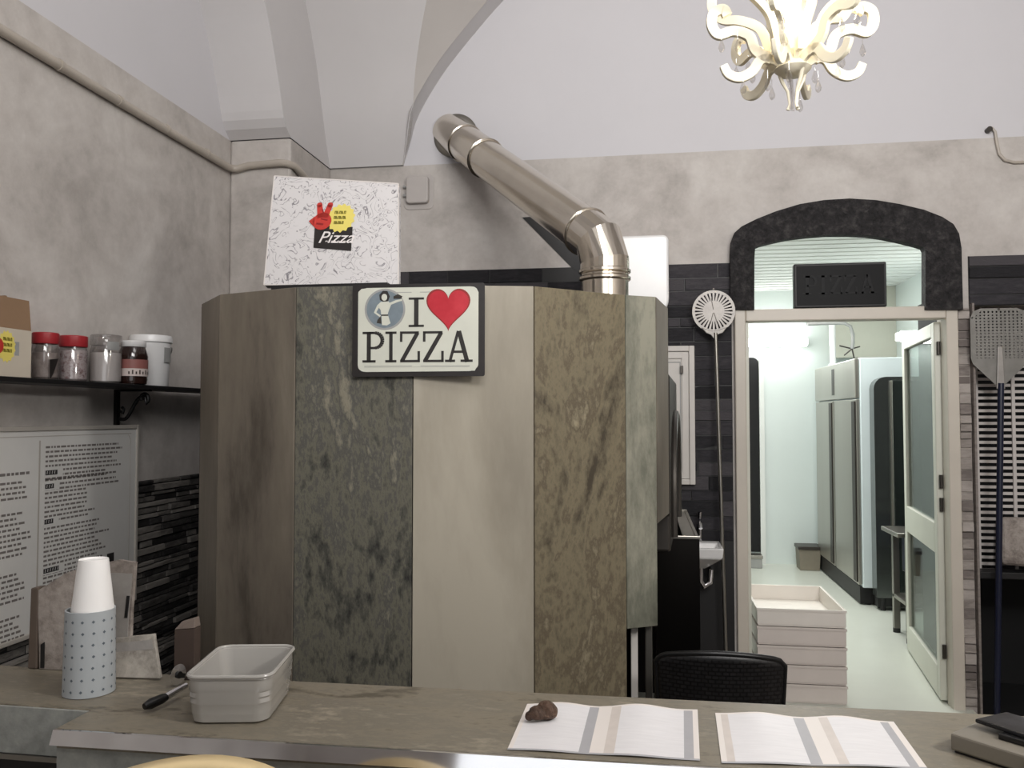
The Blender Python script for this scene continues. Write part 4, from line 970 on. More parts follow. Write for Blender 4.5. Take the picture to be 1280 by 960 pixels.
# dark hazelnut spread jar, standing nearer the shelf front
Xn = -2.01; y = shelf_y(166, Xn); r = px_len(166, 35, Xn) / 2; zt = onX(166, 434, Xn).z; hb = zt - sz
t = thing('spread_jar', 'dark chocolate spread jar with pale label in front of the white bucket', 'jar', (Xn, y, sz))
m = MB(); m.lathe([(r * .8, .001), (r * .93, .004), (r * .98, .02), (r * .9, hb * .35), (r * .98, hb * .6), (r, hb * .75), (r * .85, hb * .95), (r * .8, hb)], (Xn, y, sz), 28); m.build('jar_body', 'choc', t, smooth=True)
m = MB()
for i, (z0, z1) in enumerate(((.22, .42), (.42, .66))):
    m.cur = i; m.lathe([(r * 1.0, hb * z0), (r * 1.005, hb * z1)], (Xn, y, sz), 28, cap=False)
m.cur = 1
m.build('jar_label', ['choc_label', 'label_red'], t, smooth=True)
m = MB(); m.lathe([(r * .83, hb), (r * .86, hb + .002), (r * .86, hb + .021), (r * .8, hb + .024)], (Xn, y, sz), 28); m.build('lid', 'white', t, smooth=True)
m = MB()
for k in range(9):
    a = -1.25 + k * .24; c0 = Vector((math.cos(a), math.sin(a), 0)) * (r * 1.006); w_ = .05
    m.add([(Xn + r * 1.012 * math.cos(a + s * w_), y + r * 1.012 * math.sin(a + s * w_), sz + hb * zz) for s, zz in ((-1, .27), (1, .27), (1, .38 if k % 2 else .34), (-1, .38 if k % 2 else .34))], [(0, 1, 2, 3)])
m.build('label_marks', 'brown_box', t)
# white bucket
Xb = -2.065; y = shelf_y(188, Xb); r = px_len(188, 49, Xb) / 2; zt = onX(188, 420, Xb).z; hb = zt - sz - .02
t = thing('white_bucket', 'white lidded plastic bucket at the right end of the shelf', 'bucket', (Xb, y, sz))
m = MB(); m.lathe([(r * .84, .001), (r * .86, .004), (r * .97, hb), (r * .9, hb)], (Xb, y, sz), 32); m.build('bucket_body', 'white', t, smooth=True)
m = MB(); m.lathe([(r * .98, hb - .012), (r * 1.04, hb - .008), (r * 1.04, hb + .006), (r, hb + .02), (r * .6, hb + .022)], (Xb, y, sz), 32); m.build('bucket_lid', 'white', t, smooth=True)
m = MB()
for k in range(5):
    a, b2 = -.32 + k * .12, -.32 + (k + 1) * .12
    m.add([(Xb + r * .985 * math.cos(q), y + r * .985 * math.sin(q), z) for q, z in ((a, sz + hb * .52), (b2, sz + hb * .52), (b2, sz + hb * .84), (a, sz + hb * .84))], [(0, 1, 2, 3)])
m.build('bucket_label', 'mid_grey', t)
m = MB(); m.tube([(Xb + r * 1.0 * math.cos(a), y + r * 1.0 * math.sin(a), sz + hb * .86 - .06 * max(0, math.sin((a - .2) * 1.0)) ** 2) for a in [.2 + PI * k / 16 for k in range(17)]], .0022, 6); m.build('bucket_handle', 'mid_grey', t, smooth=True)

# menu board on the left wall
my1 = onX(172, 600, XL + .03).y; mzt = onX(172, 531, XL + .03).z; mzb = .80; my0 = 2.0
mb_ = thing('menu_board', 'large white printed menu board on the left wall under the shelf', 'menu', (XL, my1, mzb))
fm = frame((XL + .03, 0, 0), (0, 1, 0), (0, 0, 1))
m = MB(); m.box(XL + .022, XL + .03, my0, my1, mzb, mzt); m.build('board_panel', 'board', mb_)
m = MB(fm); rim_frame(m, my0 - .005, my1, mzb, mzt, .016, -.008, .006); m.build('board_rim', 'board_edge', mb_, bevel=.003)
ydiv = onX(48, 640, XL + .03).y
m = MB(fm); tz_ = .0006
m.cur = 2; m.stroke((ydiv, mzb + .03), (ydiv, mzt - .05), .008, 0, tz_); m.stroke((my0 + .03, mzt - .035), (my1 - .05, mzt - .035), .003, 0, tz_); m.stroke((my1 - .055, mzt - .06), (my1 - .055, mzb + .03), .003, 0, tz_); m.stroke((my1 - .07, mzt - .04), (my1 - .055, mzt - .06), .003, 0, tz_)
def para(y0, y1, z, rows, lh, maxf=1.0, bold=False):
    for r_ in range(rows):
        yy = y0; end = y0 + (y1 - y0) * random.uniform(.72 if y0 > ydiv else .86, 1) * maxf
        while yy < end:
            wl = random.uniform(.008, .028); m.cur = 1 if bold else 0
            m.prism([(yy, z - lh * .2), (min(yy + wl, end + .004), z - lh * .2), (min(yy + wl, end + .004), z + lh * .24), (yy, z + lh * .24)], 0, tz_); yy += wl + .006
        z -= lh
    return z
zt2 = lambda py, px=60: onX(px, py, XL + .03).z
ya, yb = ydiv + .03, my1 - .1
z = para(ya, yb, mzt - .075, 10, .0168)
def head(y, py, w):
    m.cur = 1; zz = zt2(py); m.cur = 4; m.prism([(y - .01, zz - .014), (y + w + .03, zz - .014), (y + w + .03, zz + .013), (y - .01, zz + .013)], 0, tz_ * 1.6); m.cur = 1; m.prism([(y, zz - .0085), (y + w, zz - .0085), (y + w, zz + .0085), (y, zz + .0085)], 0, tz_ * 2); m.cur = 3
    x = y + .008
    while x < y + w - .006: m.stroke((x, zz - .005), (x + .002, zz + .006), .0022, tz_ * 2, tz_ * 2.5); x += .013
    return zz
z = head(ya, 591, .062); para(ya, yb, z - .022, 1, .017)
z = head(ya, 608, .045); para(ya, yb, z - .025, 7, .0165, .62)
z = head(ya, 652, .045); para(ya, yb, z - .025, 11, .0162, .8)
z = head(ya, 713, .08); para(ya, yb, z - .025, 3, .0162, .6)
for dz, rows in ((.16, 1), (.19, 4), (.295, 9), (.50, 6), (.645, 5)): para(my0 + .06, ydiv - .035, mzt - dz, rows, .0175 if rows > 1 else .022, 1.0)
p = onX(138, 697, XL + .03); m.cur = 1; m.prism([(p.y - .022, p.z - .018), (p.y + .022, p.z - .018), (p.y + .022, p.z + .018), (p.y - .022, p.z + .018)], 0, tz_)
m.build('board_print', ['text', 'text_b', 'board_edge', 'board', 'board'], mb_)

# ================================================================== COUNTER
CZ = 1.10; cxl = -.878; cyF = 1.163; cyB = 1.45
bc_ = thing('bar_counter', 'stone-topped bar counter with polished edge strip across the foreground', 'counter', (0, 1.3, 0))
m = MB(); m.prism([(cxl, cyF), (1.6, cyF + .03), (1.6, cyB + .005), (-.62, cyB - .018), (XL + .03, 1.44), (XL + .03, 1.262), (cxl, 1.243)], CZ - .03, CZ); m.build('worktop', 'counter', bc_, bevel=.0015)
m = MB(); m.hexa([(cxl - .002, cyF - .013, CZ - .021), (1.6, cyF + .017, CZ - .021), (1.6, cyF + .031, CZ - .021), (cxl - .002, cyF + .001, CZ - .021), (cxl - .002, cyF - .005, CZ - .001), (1.6, cyF + .025, CZ - .001), (1.6, cyF + .031, CZ - .001), (cxl - .002, cyF + .001, CZ - .001)]); m.build('edge_strip', 'chrome', bc_)
m = MB(); m.hexa([(cxl, cyF + .002, .02), (1.6, cyF + .032, .02), (1.6, cyF + .06, .02), (cxl, cyF + .03, .02), (cxl, cyF + .002, CZ - .03), (1.6, cyF + .032, CZ - .03), (1.6, cyF + .06, CZ - .03), (cxl, cyF + .03, CZ - .03)]); m.build('front_panel', 'counter_grey', bc_)
m = MB(); m.box(cxl, cxl + .02, cyF + .03, cyB - .03, .02, CZ - .03); m.box(cxl + .02, 1.58, cyB - .06, cyB - .04, .02, CZ - .03); m.build('counter_carcass', 'dark_steel', bc_)
sc_ = thing('side_counter', 'lower-left stretch of counter with slim grey stone front beside the bar', 'counter', (-1.5, 1.35, 0))
m = MB(); m.hexa([(XL + .03, 1.256, CZ - .075), (cxl - .003, 1.237, CZ - .075), (cxl - .003, 1.2425, CZ - .075), (XL + .03, 1.2615, CZ - .075), (XL + .03, 1.256, CZ - .0015), (cxl - .003, 1.237, CZ - .0015), (cxl - .003, 1.2425, CZ - .0015), (XL + .03, 1.2615, CZ - .0015)]); m.build('front_edge', 'counter_grey', sc_)
m = MB(); m.hexa([(XL + .03, 1.252, CZ - .084), (cxl - .003, 1.233, CZ - .084), (cxl - .003, 1.27, CZ - .084), (XL + .03, 1.285, CZ - .084), (XL + .03, 1.252, CZ - .076), (cxl - .003, 1.233, CZ - .076), (cxl - .003, 1.27, CZ - .076), (XL + .03, 1.285, CZ - .076)]); m.build('lower_trim', 'dull_steel', sc_)
m = MB(); m.box(XL + .03, cxl - .01, 1.3, 1.40, .0, CZ - .085); m.build('counter_carcass', 'black', sc_)

def lerp4(P, u, v):
    return P[0].lerp(P[1], u).lerp(P[3].lerp(P[2], u), v)
def sheet_menu(P, bands, label, ph, amp):
    """open menu lying wavy on the counter; P = back-left, back-right, front-right, front-left"""
    t = thing('menu_sheet', label, 'menu', tuple((P[0] + P[2]) / 2))
    m = MB(); us = [0]; cs = []
    for e, c in bands:
        n = max(1, int((e - us[-1]) / .04))
        st_ = us[-1]
        for k in range(n): us.append(st_ + (e - st_) * (k + 1) / n); cs.append(c)
    vs_ = [0, .03, .2, .4, .6, .8, .97, 1]
    def pt(u, v):
        p = lerp4(P, u, v); z = CZ + .0012 + amp * (.5 + .5 * math.cos((u * 2 - ph) * 2 * PI)) * (1 - .75 * v) * (.25 + .75 * min(1, 4 * u * (1 - u) + .0)); return (p.x, p.y, z)
    W = len(us); pts = [pt(u, v) for v in vs_ for u in us]
    for j in range(len(vs_) - 1):
        for i in range(W - 1):
            m.cur = cs[i] if 0 < j < len(vs_) - 2 else 0
            if j == len(vs_) - 2: m.cur = 2
            m.f.append([j * W + i, j * W + i + 1, (j + 1) * W + i + 1, (j + 1) * W + i]); m.mi.append(m.cur); m.sm.append(True)
    m.v = [Vector(p) for p in pts]
    m.build('menu_page', ['paper', 'print_lilac', 'print_grey', 'print_beige'], t)
    return t
P1 = [onZ(659, 881, CZ), onZ(872, 888, CZ), onZ(875, 952, CZ), onZ(634, 938, CZ)]
b1 = [(.025, 0), (.375, 1), (.43, 2), (.505, 0), (.56, 3), (.92, 1), (.97, 2), (1, 0)]
sheet_menu(P1, b1, 'open printed menu on the counter with a brown lump on its corner', 0.35, .007)
P2 = [onZ(894, 892, CZ), onZ(1117, 903, CZ), onZ(1160, 962, CZ), onZ(902, 955, CZ)]
b2_ = [(.03, 0), (.07, 3), (.44, 1), (.5, 2), (.58, 0), (.63, 3), (.92, 1), (.965, 2), (1, 0)]
sheet_menu(P2, b2_, 'open printed menu lying on the counter nearer the card terminal', 0.45, .006)
# knobbly brown weight
kp = onZ(678, 904, CZ); kn = thing('knobbly_weight', 'small dark brown knobbly lump lying on the left menu', 'ornament', (kp.x, kp.y, CZ + .006))
kz = CZ + .004
m = MB(); m.ball((kp.x - .008, kp.y - .002, kz + .012), .014, 14, 1.0, .9, .8); m.ball((kp.x + .006, kp.y + .004, kz + .014), .0165, 14, 1.05, .9, .85); m.ball((kp.x - .018, kp.y - .004, kz + .008), .0085, 12, 1, 1, .9)
o = m.build('lump_body', 'brown_knob', kn, smooth=True)
md = o.modifiers.new('remesh', 'REMESH'); md.mode = 'VOXEL'; md.voxel_size = .0016
tx = bpy.data.textures.new('knobs', 'VORONOI'); tx.noise_scale = .009; md = o.modifiers.new('knobs', 'DISPLACE'); md.texture = tx; md.strength = .004; md.texture_coords = 'LOCAL'
# paper cups in a dotted sleeve
cp = Vector((-.938, 1.322, CZ)); hpx = (cp.y * _cy - cp.x * _sy) / F
cs = thing('cup_stack', 'upside-down white paper cup standing in a dotted pale sleeve on the counter', 'cup', tuple(cp))
Z1 = CZ + (868 - 766) * hpx; Z2 = CZ + (868 - 705) * hpx
r0, r1 = 30 * hpx, 28.5 * hpx
m = MB(); m.lathe([(r0, .001), (r1, Z1 - CZ), (r1 - .003, Z1 - CZ), (r1 - .003, Z1 - CZ - .04)], cp, 36, cap=False); m.lathe([(r0 - .001, .002), (.001, .002)], cp, 36, cap=False)
sl_ = m.build('cup_sleeve', 'sleeve', cs, smooth=True)
m = MB()
nrow = 7
for i in range(nrow):
    f_ = (i + .8) / (nrow + .4); z = (Z1 - CZ) * (1 - f_); rr_ = r0 + (r1 - r0) * z / (Z1 - CZ) + .0004
    for k in range(15):
        a = 2 * PI * (k + (.0 if i % 2 == 0 else .06)) / 15; c = Vector((cp.x + rr_ * math.cos(a), cp.y + rr_ * math.sin(a), CZ + z))
        ta = Vector((-math.sin(a), math.cos(a), 0)); s_ = .0027
        m.add([c + ta * s_, c + Vector((0, 0, s_)), c - ta * s_, c - Vector((0, 0, s_))], [(0, 1, 2, 3)])
m.build('dots', 'dots', sl_)
m = MB(); c2 = (cp.x + .004, cp.y, 0)
m.lathe([(23 * hpx, Z1 - .022), (24 * hpx, Z1 - .006), (24.6 * hpx, Z1 + .0), (24.0 * hpx, Z1 + .004), (17.6 * hpx, Z2 - .004), (17 * hpx, Z2), (15.4 * hpx, Z2 - .003), (.001, Z2 - .004)], c2, 36, cap=False); m.build('paper_cup', 'cup', cs, smooth=True)
# upright stone-look card box and leaflet behind the cups
q0 = onZ(52, 842, CZ); q1_ = onZ(158, 842, CZ)
nb = thing('stone_print_box', 'upright stone-patterned card holder with brown end behind the cup sleeve', 'holder', tuple(q0))
Yn = 1.425
a0 = onY(50, 850, Yn); a1 = onY(167, 850, Yn); at0 = onY(48, 738, Yn); at1 = onY(90, 712, Yn); at2 = onY(168, 703, Yn)
m = MB(frame((0, Yn, 0), (1, 0, 0), (0, 0, 1)))
zz = CZ + .001
m.prism([(a0.x, zz), (a1.x - .008, zz), (a1.x - .006, at2.z - .09), (a1.x, at2.z), (at2.x - .03, at2.z + .004), (at1.x + .02, at1.z + .004), (at1.x - .01, at1.z - .006), (at0.x, at0.z)], -.006, .002); m.build('front_card', 'napkin_stone', nb)
m = MB(frame((0, Yn, 0), (1, 0, 0), (0, 0, 1))); e0 = onY(128, 850, Yn).x
m.prism([(e0, zz), (a1.x - .014, zz), (a1.x - .01, at2.z - .09), (a1.x - .004, at2.z - .02), (e0, at2.z - .02)], .002, .0035); m.build('grey_card', 'napkin_grey', nb)
m = MB(frame((0, Yn, 0), (1, 0, 0), (0, 0, 1))); m.prism([(a0.x + .002, zz + .002), (a0.x + .01, zz + .002), (a0.x + .01, zz + .05), (a0.x + .002, zz + .045)], .002, .003); m.prism([(a1.x - .018, at2.z - .10), (a1.x - .012, at2.z - .10), (a1.x - .008, at2.z - .06), (a1.x - .014, at2.z - .06)], .0035, .0045); m.build('slots', 'black', nb)
m = MB(); p0 = onY(36, 850, Yn); p1 = onY(49, 735, Yn); m.hexa([(p0.x, Yn - .004, zz), (p1.x + .001, Yn - .004, zz), (p1.x + .001, Yn + .02, zz), (p0.x, Yn + .02, zz), (p0.x + .003, Yn - .004, p1.z), (p1.x + .0005, Yn - .004, p1.z + .002), (p1.x + .0005, Yn + .02, p1.z + .002), (p0.x + .003, Yn + .02, p1.z)]); m.build('end_block', 'brown', nb, bevel=.002)
lf_ = thing('leaflet', 'pale parchment-look leaflet propped right of the cup sleeve', 'leaflet', (-.85, 1.39, CZ))
b0 = onZ(133, 849, CZ); b1_ = onZ(198, 850, CZ); yl = 1.395
la = [onY(128, 849, yl), onY(200, 848, yl), onY(192, 793, yl + .025), onY(131, 799, yl + .025)]
m = MB(); 
m.add([*(Vector((p.x, p.y, max(p.z, CZ + .001))) for p in la), *(Vector((p.x, p.y + .008, max(p.z, CZ + .001))) for p in la)], [(0, 1, 2, 3), (7, 6, 5, 4), (0, 4, 5, 1), (1, 5, 6, 2), (2, 6, 7, 3), (3, 7, 4, 0)])
m.build('leaflet_card', 'leaflet', lf_, bevel=.001)
m = MB(); m.add([la[3].lerp(la[0], .12) + Vector((.004, -.001, .0)), la[2].lerp(la[1], .12) + Vector((-.004, -.001, 0)), la[2].lerp(la[1], .34) + Vector((-.004, -.001, 0)), la[3].lerp(la[0], .34) + Vector((.004, -.001, 0))], [(0, 1, 2, 3)]); m.build('leaflet_band', 'napkin_grey', lf_)
# small brown carton behind the tub
yb_ = 1.405; c0 = onY(217, 850, yb_); c1 = onY(243, 786, yb_); c2 = onY(243, 774, yb_ + .02)
br_ = thing('brown_carton', 'small dark brown upright carton behind the pale tub', 'carton', (c0.x, yb_, CZ))
m = MB(); m.hexa([(c0.x, yb_, CZ), (c1.x, yb_, CZ), (c1.x, yb_ + .022, CZ), (c0.x, yb_ + .022, CZ), (c0.x, yb_, c1.z - .004), (c1.x, yb_, c1.z), (c1.x, yb_ + .022, c1.z), (c0.x, yb_ + .022, c1.z - .004)]); m.build('carton_body', 'brown_box', br_, bevel=.001)
m = MB(); m.hexa([(c0.x, yb_, c1.z - .003), (c1.x, yb_, c1.z + .001), (c1.x, yb_ + .022, c1.z + .001), (c0.x, yb_ + .022, c1.z - .003), (c0.x + .01, yb_ + .008, c1.z + .01), (c1.x - .002, yb_ + .004, c1.z + .018), (c1.x - .002, yb_ + .02, c1.z + .018), (c0.x + .01, yb_ + .018, c1.z + .01)]); m.build('carton_flap', 'brown_box_top', br_, bevel=.001)

# pale ribbed tub
Q = [onZ(236, 906, CZ), onZ(333, 905, CZ), onZ(360, 862, CZ)]
tu = thing('ribbed_tub', 'pale grey ribbed loaf-shaped tub standing on the counter', 'tub', tuple(Q[0]))
ux = (Q[1] - Q[0]); tw = ux.length; ux.normalize(); uy = Vector((-ux.y, ux.x, 0)); td = (Q[2] - Q[0]).dot(uy)
zr = onY(285, 846, (Q[0].y + Q[1].y) / 2 - .003).z; thh = zr - CZ
tm = Matrix((ux, uy, Vector((0, 0, 1)))).transposed().to_4x4(); tm.translation = Q[0]
def tub_loop(z, g, r, n=6): return [(x, y, z) for x, y in rrect(-g, tw + g, -g, td + g, r, n)]
lv = []
for z, g in ((0, -.004), (.004, 0), (.016, .0015), (.02, .0022), (.034, .0026), (.0375, .0040), (.045, .0032), (.0485, .0046), (.056, .0038), (.0595, .0052), (.070, .0046), (thh - .004, .007)):
    lv.append(tub_loop(z * (thh / .085) if z < thh - .005 else z, g, .022))
lv.append(tub_loop(thh, .0055, .022)); lv.append(tub_loop(thh - .002, .002, .02)); lv.append(tub_loop(thh * .5, -.002, .02)); lv.append(tub_loop(.008, -.006, .018))
def loft(m, lv):
    n = len(lv[0]); vs = [p for l in lv for p in l]; m.add(vs, [(i * n + k, i * n + (k + 1) % n, (i + 1) * n + (k + 1) % n, (i + 1) * n + k) for i in range(len(lv) - 1) for k in range(n)] + [tuple(range(n))[::-1], tuple(range((len(lv) - 1) * n, len(lv) * n))])
m = MB(tm); loft(m, lv); m.build('tub_body', 'tub', tu, smooth=True)
m = MB(tm); rm = tub_loop(thh, .006, .022); m.tube([Vector(p) for p in rm], .0032, 8, closed=True); m.build('tub_rim', 'tub', tu, smooth=True)
# pizza cutter beside it
h0 = onZ(180, 893, CZ) + Vector((0, 0, .012)); h1 = onZ(207, 884, CZ) + Vector((0, 0, .016)); h2_ = onZ(232, 872, CZ) + Vector((0, 0, .02)); dv = (h2_ - h0).normalized()
pc_ = thing('pizza_cutter', 'wheel pizza cutter with dark tipped handle beside the pale tub', 'pizza cutter', tuple(h0))
m = MB(); m.tube([h0, h0.lerp(h1, .3), h0.lerp(h1, .8), h1], [.005, .0085, .0078, .006], 14); m.build('handle_grip', 'iron', pc_, smooth=True)
m = MB(); m.tube([h1, h1.lerp(h2_, .1), h2_], [.0058, .0062, .005], 14); m.build('handle_shaft', 'chrome', pc_, smooth=True)
wc = onZ(224, 858, CZ) + Vector((-.002, .0, .020))
m = MB(); m.M = frame(wc, dv, (0, 0, 1)); m.lathe([(.0005, -.0006), (.012, -.0006), (.018, 0), (.012, .0006), (.0005, .0006)], n=28); m.build('cutting_wheel', 'chrome', pc_, smooth=True)
m = MB(); m.M = frame(wc, dv, (0, 0, 1)); m.lathe([(.006, -.004), (.006, .004)], n=16); m.stroke((-.002, 0), (.012, -.006), .008, -.0035, -.0015); m.stroke((-.002, 0), (.012, -.006), .008, .0015, .0035); m.build('wheel_fork', 'iron', pc_)

# card terminal at right
T0 = onZ(1188, 940, CZ); T1 = onZ(1268, 966, CZ)
ut = (T1 - T0).normalized(); vt = Vector((-ut.y, ut.x, 0)); tmx = Matrix((ut, vt, Vector((0, 0, 1)))).transposed().to_4x4(); tmx.translation = T0
ht = onY(1188, 916, T0.y).z - CZ
tr = thing('card_terminal', 'grey card terminal with a scratched black cover at the counter right end', 'card terminal', tuple(T0))
m = MB(tmx); m.box(0, .155, 0, .08, .003, ht); m.build('terminal_body', 'terminal', tr, bevel=.003)
m = MB(tmx); m.box(.004, .151, .004, .076, 0, .004); m.build('terminal_foot', 'black', tr)
m = MB(tmx); m.box(.05, .12, .03, .075, ht, ht + .008); m.build('cover_hinge', 'black_plastic', tr, bevel=.002)
m = MB(tmx); m.hexa([(.012, .045, ht + .008), (.17, .032, ht + .006), (.17, .1, ht + .008), (.03, .1, ht + .012), (.012, .045, ht + .014), (.17, .032, ht + .013), (.17, .1, ht + .015), (.03, .1, ht + .018)]); m.build('cover_plate', 'gloss_black', tr, bevel=.002)
m = MB(tmx); m.box(.098, .112, -.004, .012, .006, ht - .004); m.build('side_button', mat('red_plastic', S(110, 48, 36), .4), tr, bevel=.002)

# black wicker chair between counter and oven
pc0 = onZ(820, 818, .86); pc1 = onZ(980, 822, .86)
ch = thing('wicker_chair', 'black woven plastic chair standing behind the bar counter', 'chair', (.4, 2.7, 0))
xc = (pc0.x + pc1.x) / 2; yc = (pc0.y + pc1.y) / 2; hw_ = (pc1.x - pc0.x) / 2
def back_pt(u, v, off=0):
    s = 2 * u - 1; topz = .88 - .026 * abs(s) ** 2 - .016 * max(0, abs(s) - .9) / .1
    z = .43 + (topz - .43) * v; return (xc + s * hw_ * (.9 + .1 * v), yc + .05 * (1 - s * s) * -1 + .05 * (1 - v) + off, z)
m = MB(); m.smooth = True; m.grid(lambda u, v: back_pt(u, v), 24, 20); m.build('backrest', 'wicker', ch, solid=.012)
m = MB(); m.tube([back_pt(0, t / 8) for t in range(9)] + [back_pt(t / 24, 1) for t in range(1, 24)] + [back_pt(1, 1 - t / 8) for t in range(9)], .0085, 10); m.build('back_frame', 'black_plastic', ch, smooth=True)
m = MB(); m.prism(rrect(xc - hw_, xc + hw_, yc + .02, yc + .44, .05), .41, .44); m.build('seat', 'wicker', ch, bevel=.006)
for sx in (-1, 1):
    for yy, lean in ((yc + .06, -.04), (yc + .4, .03)):
        m = MB(); m.cyl((xc + sx * (hw_ - .03), yy, .41), (xc + sx * (hw_ - .01), yy + lean, 0), .02, .016, 12); m.build('leg', 'black_plastic', ch, smooth=True)

# cream bar stool on the customers' side
yq = .80; sp = onY(268, 951, yq)
bs_ = thing('bar_stool', 'cream bar stool back peeking up in front of the counter', 'stool', (sp.x, .72, 0))
m = MB(); m.smooth = True
def sb(u, v):
    s = 2 * u - 1; a = s * .95; R_ = .165; zt = sp.z - .03 * s * s - .05 * max(0, abs(s) - .75)
    return (sp.x + R_ * math.sin(a), yq - R_ * (1 - math.cos(a)), .86 + (zt - .86) * v)
m.grid(sb, 20, 8); m.build('backrest', 'cream', bs_, solid=.03)
m = MB(); m.lathe([(.001, .78), (.17, .78), (.185, .8), (.185, .83), (.17, .85), (.001, .855)], (sp.x, yq - .19, 0), 32); m.build('seat', 'cream', bs_, smooth=True)
for sx in (-1, 1):
    m = MB(); m.cyl((sp.x + sx * .07, yq - .03, .81), (sp.x + sx * .07, yq - .014, .95), .01); m.build('back_support', 'chrome', bs_, smooth=True)
m = MB(); m.cyl((sp.x, yq - .19, .02), (sp.x, yq - .19, .78), .028); m.build('pole', 'chrome', bs_, smooth=True)
m = MB(); m.lathe([(.001, 0), (.2, 0), (.2, .008), (.05, .03), (.03, .05)], (sp.x, yq - .19, 0), 32); m.build('base', 'chrome', bs_, smooth=True)
m = MB(); m.tube([(sp.x + .13 * math.cos(2 * PI * k / 24), yq - .19 + .13 * math.sin(2 * PI * k / 24), .32) for k in range(24)], .01, 8, closed=True); m.tube([(sp.x - .13, yq - .19, .32), (sp.x + .13, yq - .19, .32)], .008, 8); m.build('footrest', 'chrome', bs_, smooth=True)

# ================================================================== CHANDELIER
KX, KY = .346, 2.0; KZ0 = onY(990, 90, KY).z
cl = thing('chandelier', 'ivory scroll-armed crystal chandelier with a glowing bulb hanging at top right', 'chandelier', (KX, KY, KZ0))
def ribbon(path, w, thick, ang, name, rr=None):
    """flat cut scroll lying in the vertical plane at that angle; path in (radius, height)"""
    P = [Vector(p) for p in path]; n = len(P); L_, R_ = [], []
    for i in range(n):
        t = (P[min(i + 1, n - 1)] - P[max(i - 1, 0)]).normalized(); nn = Vector((-t.y, t.x)); ww = w * (rr[i] if rr else 1)
        L_.append(P[i] + nn * ww / 2); R_.append(P[i] - nn * ww / 2)
    ca, sa = math.cos(ang), math.sin(ang); m = MB()
    def to3(p, o): return (KX + p.x * ca - o * sa, KY + p.x * sa + o * ca, KZ0 + p.y)
    vs = [to3(p, o) for o in (-thick / 2, thick / 2) for p in L_ + R_]; k2 = 2 * n; fs = []
    for i in range(n - 1):
        fs += [(i, i + 1, n + i + 1, n + i), (k2 + i, k2 + n + i, k2 + n + i + 1, k2 + i + 1), (i, k2 + i, k2 + i + 1, i + 1), (n + i, n + i + 1, k2 + n + i + 1, k2 + n + i)]
    fs += [(0, n, k2 + n, k2), (n - 1, k2 + n - 1, k2 + 2 * n - 1, 2 * n - 1)]
    m.add(vs, fs); return m.build(name, 'chand', cl, bevel=.002)
def spl(pts, k=6):
    out = []
    for i in range(len(pts) - 1):
        p0 = Vector(pts[max(i - 1, 0)]); p1 = Vector(pts[i]); p2 = Vector(pts[i + 1]); p3 = Vector(pts[min(i + 2, len(pts) - 1)])
        for j in range(k):
            t = j / k; out.append(.5 * ((2 * p1) + (p2 - p0) * t + (2 * p0 - 5 * p1 + 4 * p2 - p3) * t * t + (3 * p1 - p0 - 3 * p2 + p3) * t ** 3))
    return out + [Vector(pts[-1])]
lower = spl([(.022, .012), (.05, .03), (.075, .028), (.094, .002), (.122, -.012), (.148, -.004), (.16, .018)])
upper = spl([(.05, .028), (.085, .05), (.1, .085), (.135, .098), (.17, .09), (.186, .112), (.182, .14), (.16, .15), (.15, .135)])
tall = spl([(.05, .03), (.055, .07), (.075, .12), (.12, .15), (.165, .165), (.19, .2), (.185, .235), (.155, .245), (.142, .222)])
inn = spl([(.018, .01), (.04, .05), (.034, .1), (.05, .16), (.045, .22), (.02, .26)])
def drop(x, y, z, s=1):
    m = MB(); m.lathe([(.0008, .012 * s), (.0025 * s, .009 * s), (.006 * s, -.001 * s), (.007 * s, -.006 * s), (.005 * s, -.012 * s), (.0008, -.016 * s)], (x, y, z), 8); m.tube([(x, y, z + .011 * s), (x, y, z + .03 * s)], .0009, 5); m.build('crystal_drop', 'crystal', cl)
for k in range(6):
    a = .12 + k * PI / 3
    ribbon(lower, .024, .011, a, 'scroll_arm', [.8 + .2 * math.sin(PI * i / 36) for i in range(37)])
    ribbon(upper, .023, .011, a, 'scroll_arm'); ribbon(tall, .021, .011, a + PI / 6, 'scroll_arm'); ribbon(inn, .013, .01, a + PI / 6, 'scroll_arm')
    for r_, z_ in ((.13, .06), (.168, .058), (.118, -.038 if k % 2 else .03), (.06, -.03)):
        drop(KX + r_ * math.cos(a + .1), KY + r_ * math.sin(a + .1), KZ0 + z_, 1.1)
m = MB(); m.lathe([(.004, -.012), (.03, -.006), (.042, .006), (.03, .02), (.02, .03), (.03, .045), (.014, .05)], (KX, KY, KZ0), 24); m.build('hub', 'chand', cl, smooth=True)
for k in range(5):                                                   # downward prongs of the finial
    a = 2 * PI * k / 5 + .3; ca, sa = math.cos(a), math.sin(a)
    m = MB(); m.tube([(KX + r_ * ca, KY + r_ * sa, KZ0 + z_) for r_, z_ in ((.03, .0), (.024, -.02), (.012, -.045), (.008, -.075), (.012, -.088))], [.005, .0045, .0035, .003, .0045], 8); m.build('finial_prong', 'crystal' if k % 2 else 'chand', cl, smooth=True)
m = MB(); m.cyl((KX, KY, KZ0 + .045), (KX, KY, KZ0 + .085), .017); m.build('bulb_holder', 'chand', cl, smooth=True)
m = MB(); m.lathe([(.012, .085), (.024, .1), (.03, .13), (.03, .17), (.022, .195), (.001, .205)], (KX, KY, KZ0), 20); m.build('bulb', 'bulb', cl, smooth=True)
m = MB(); m.lathe([(.03, .258), (.045, .265), (.02, .285), (.012, .32), (.02, .335), (.006, .35)], (KX, KY, KZ0), 24); m.build('crown', 'chand', cl, smooth=True)
z = KZ0 + .34; m = MB(); m.cyl((KX, KY, z), (KX, KY, ZT - .03), .004, n=8); m.build('hanging_cord', 'chand', cl)
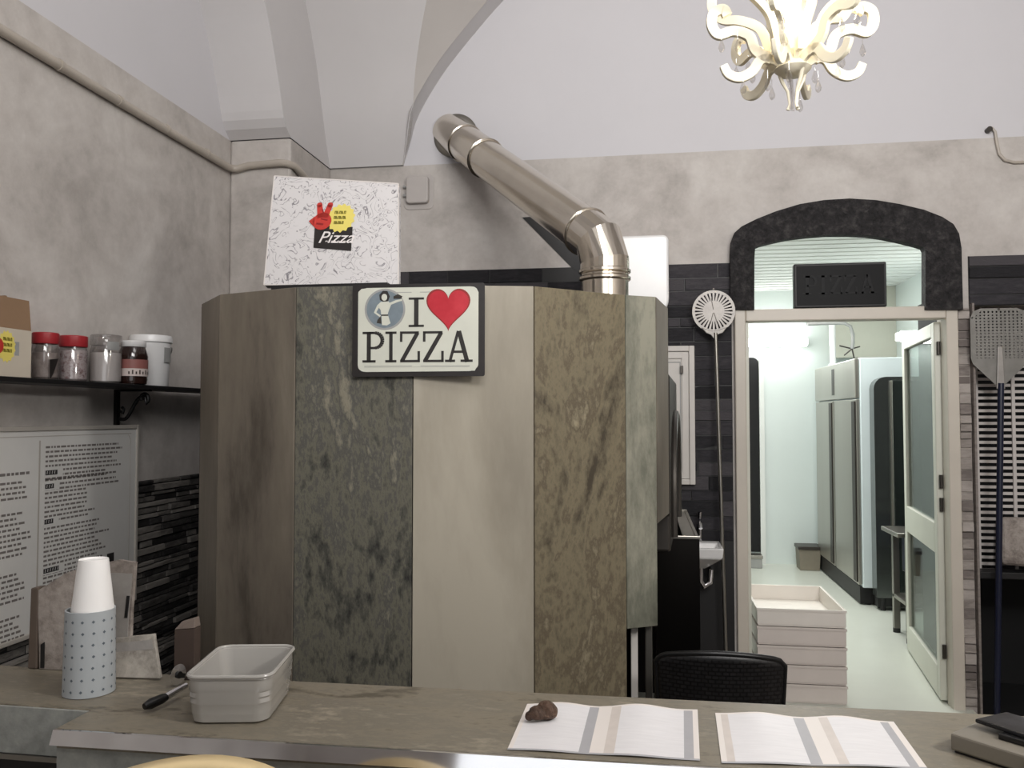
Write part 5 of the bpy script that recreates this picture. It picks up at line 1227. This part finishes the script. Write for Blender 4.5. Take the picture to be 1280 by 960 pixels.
m = MB(); m.lathe([(.06, 0), (.05, -.03), (.01, -.045)], (KX, KY, ZT), 24); m.build('ceiling_rose', 'chand', cl, smooth=True)

# ================================================================== LIGHT
def area(name, loc, target, sx, sy, power, col=(1, 1, 1)):
    l = bpy.data.lights.new(name, 'AREA'); l.shape = 'RECTANGLE'; l.size = sx; l.size_y = sy; l.energy = power; l.color = col
    o = bpy.data.objects.new(name, l); COL.objects.link(o); o.location = loc
    o.rotation_euler = (Vector(target) - Vector(loc)).to_track_quat('-Z', 'Y').to_euler(); return o
def point(name, loc, power, col=(1, 1, 1), r=.05):
    l = bpy.data.lights.new(name, 'POINT'); l.energy = power; l.color = col; l.shadow_soft_size = r
    o = bpy.data.objects.new(name, l); COL.objects.link(o); o.location = loc; return o
area('shop_front_daylight', (.5, YF + .15, 2.2), (.2, 4, 2.2), 3.2, 2.2, 28, (.95, .98, 1))
key = area('upper_wall_fill', (.7, -.9, 3.5), (.2, 4.65, 3.7), 2.2, .9, 58, (1, .985, .97)); key.data.spread = math.radians(112)  # added unseen key light: lifts the upper back wall, leaves lower parts darker
area('overhead_fill', (.6, .6, 4.35), (.2, 2.6, 1.6), 1.6, 1.2, 30, (1, .985, .965))  # added unseen fill light from above, no real fitting
point('side_lamp', (1.6, .6, 2.4), 100, (1, .975, .94), .14)
point('chandelier_bulb', (KX, KY, KZ0 + .3), 9, (1, .92, .8), .05)
area('kitchen_lamp', (1.1, 6.6, KZ - .03), (1.1, 6.6, 0), .9, 2.6, 70, (1, 1, .97))
w = bpy.data.worlds.new('world'); scene.world = w; w.use_nodes = True
w.node_tree.nodes['Background'].inputs[0].default_value = (.8, .82, .85, 1); w.node_tree.nodes['Background'].inputs[1].default_value = .15

for o in bpy.data.objects:
    if '_o' in o: del o['_o']
scene.view_settings.view_transform = 'Standard'
scene.view_settings.look = 'None'
scene.view_settings.exposure = -0.1
scene.cycles.use_denoising = True
scene.cycles.max_bounces = 8
scene.cycles.caustics_reflective = False; scene.cycles.caustics_refractive = False
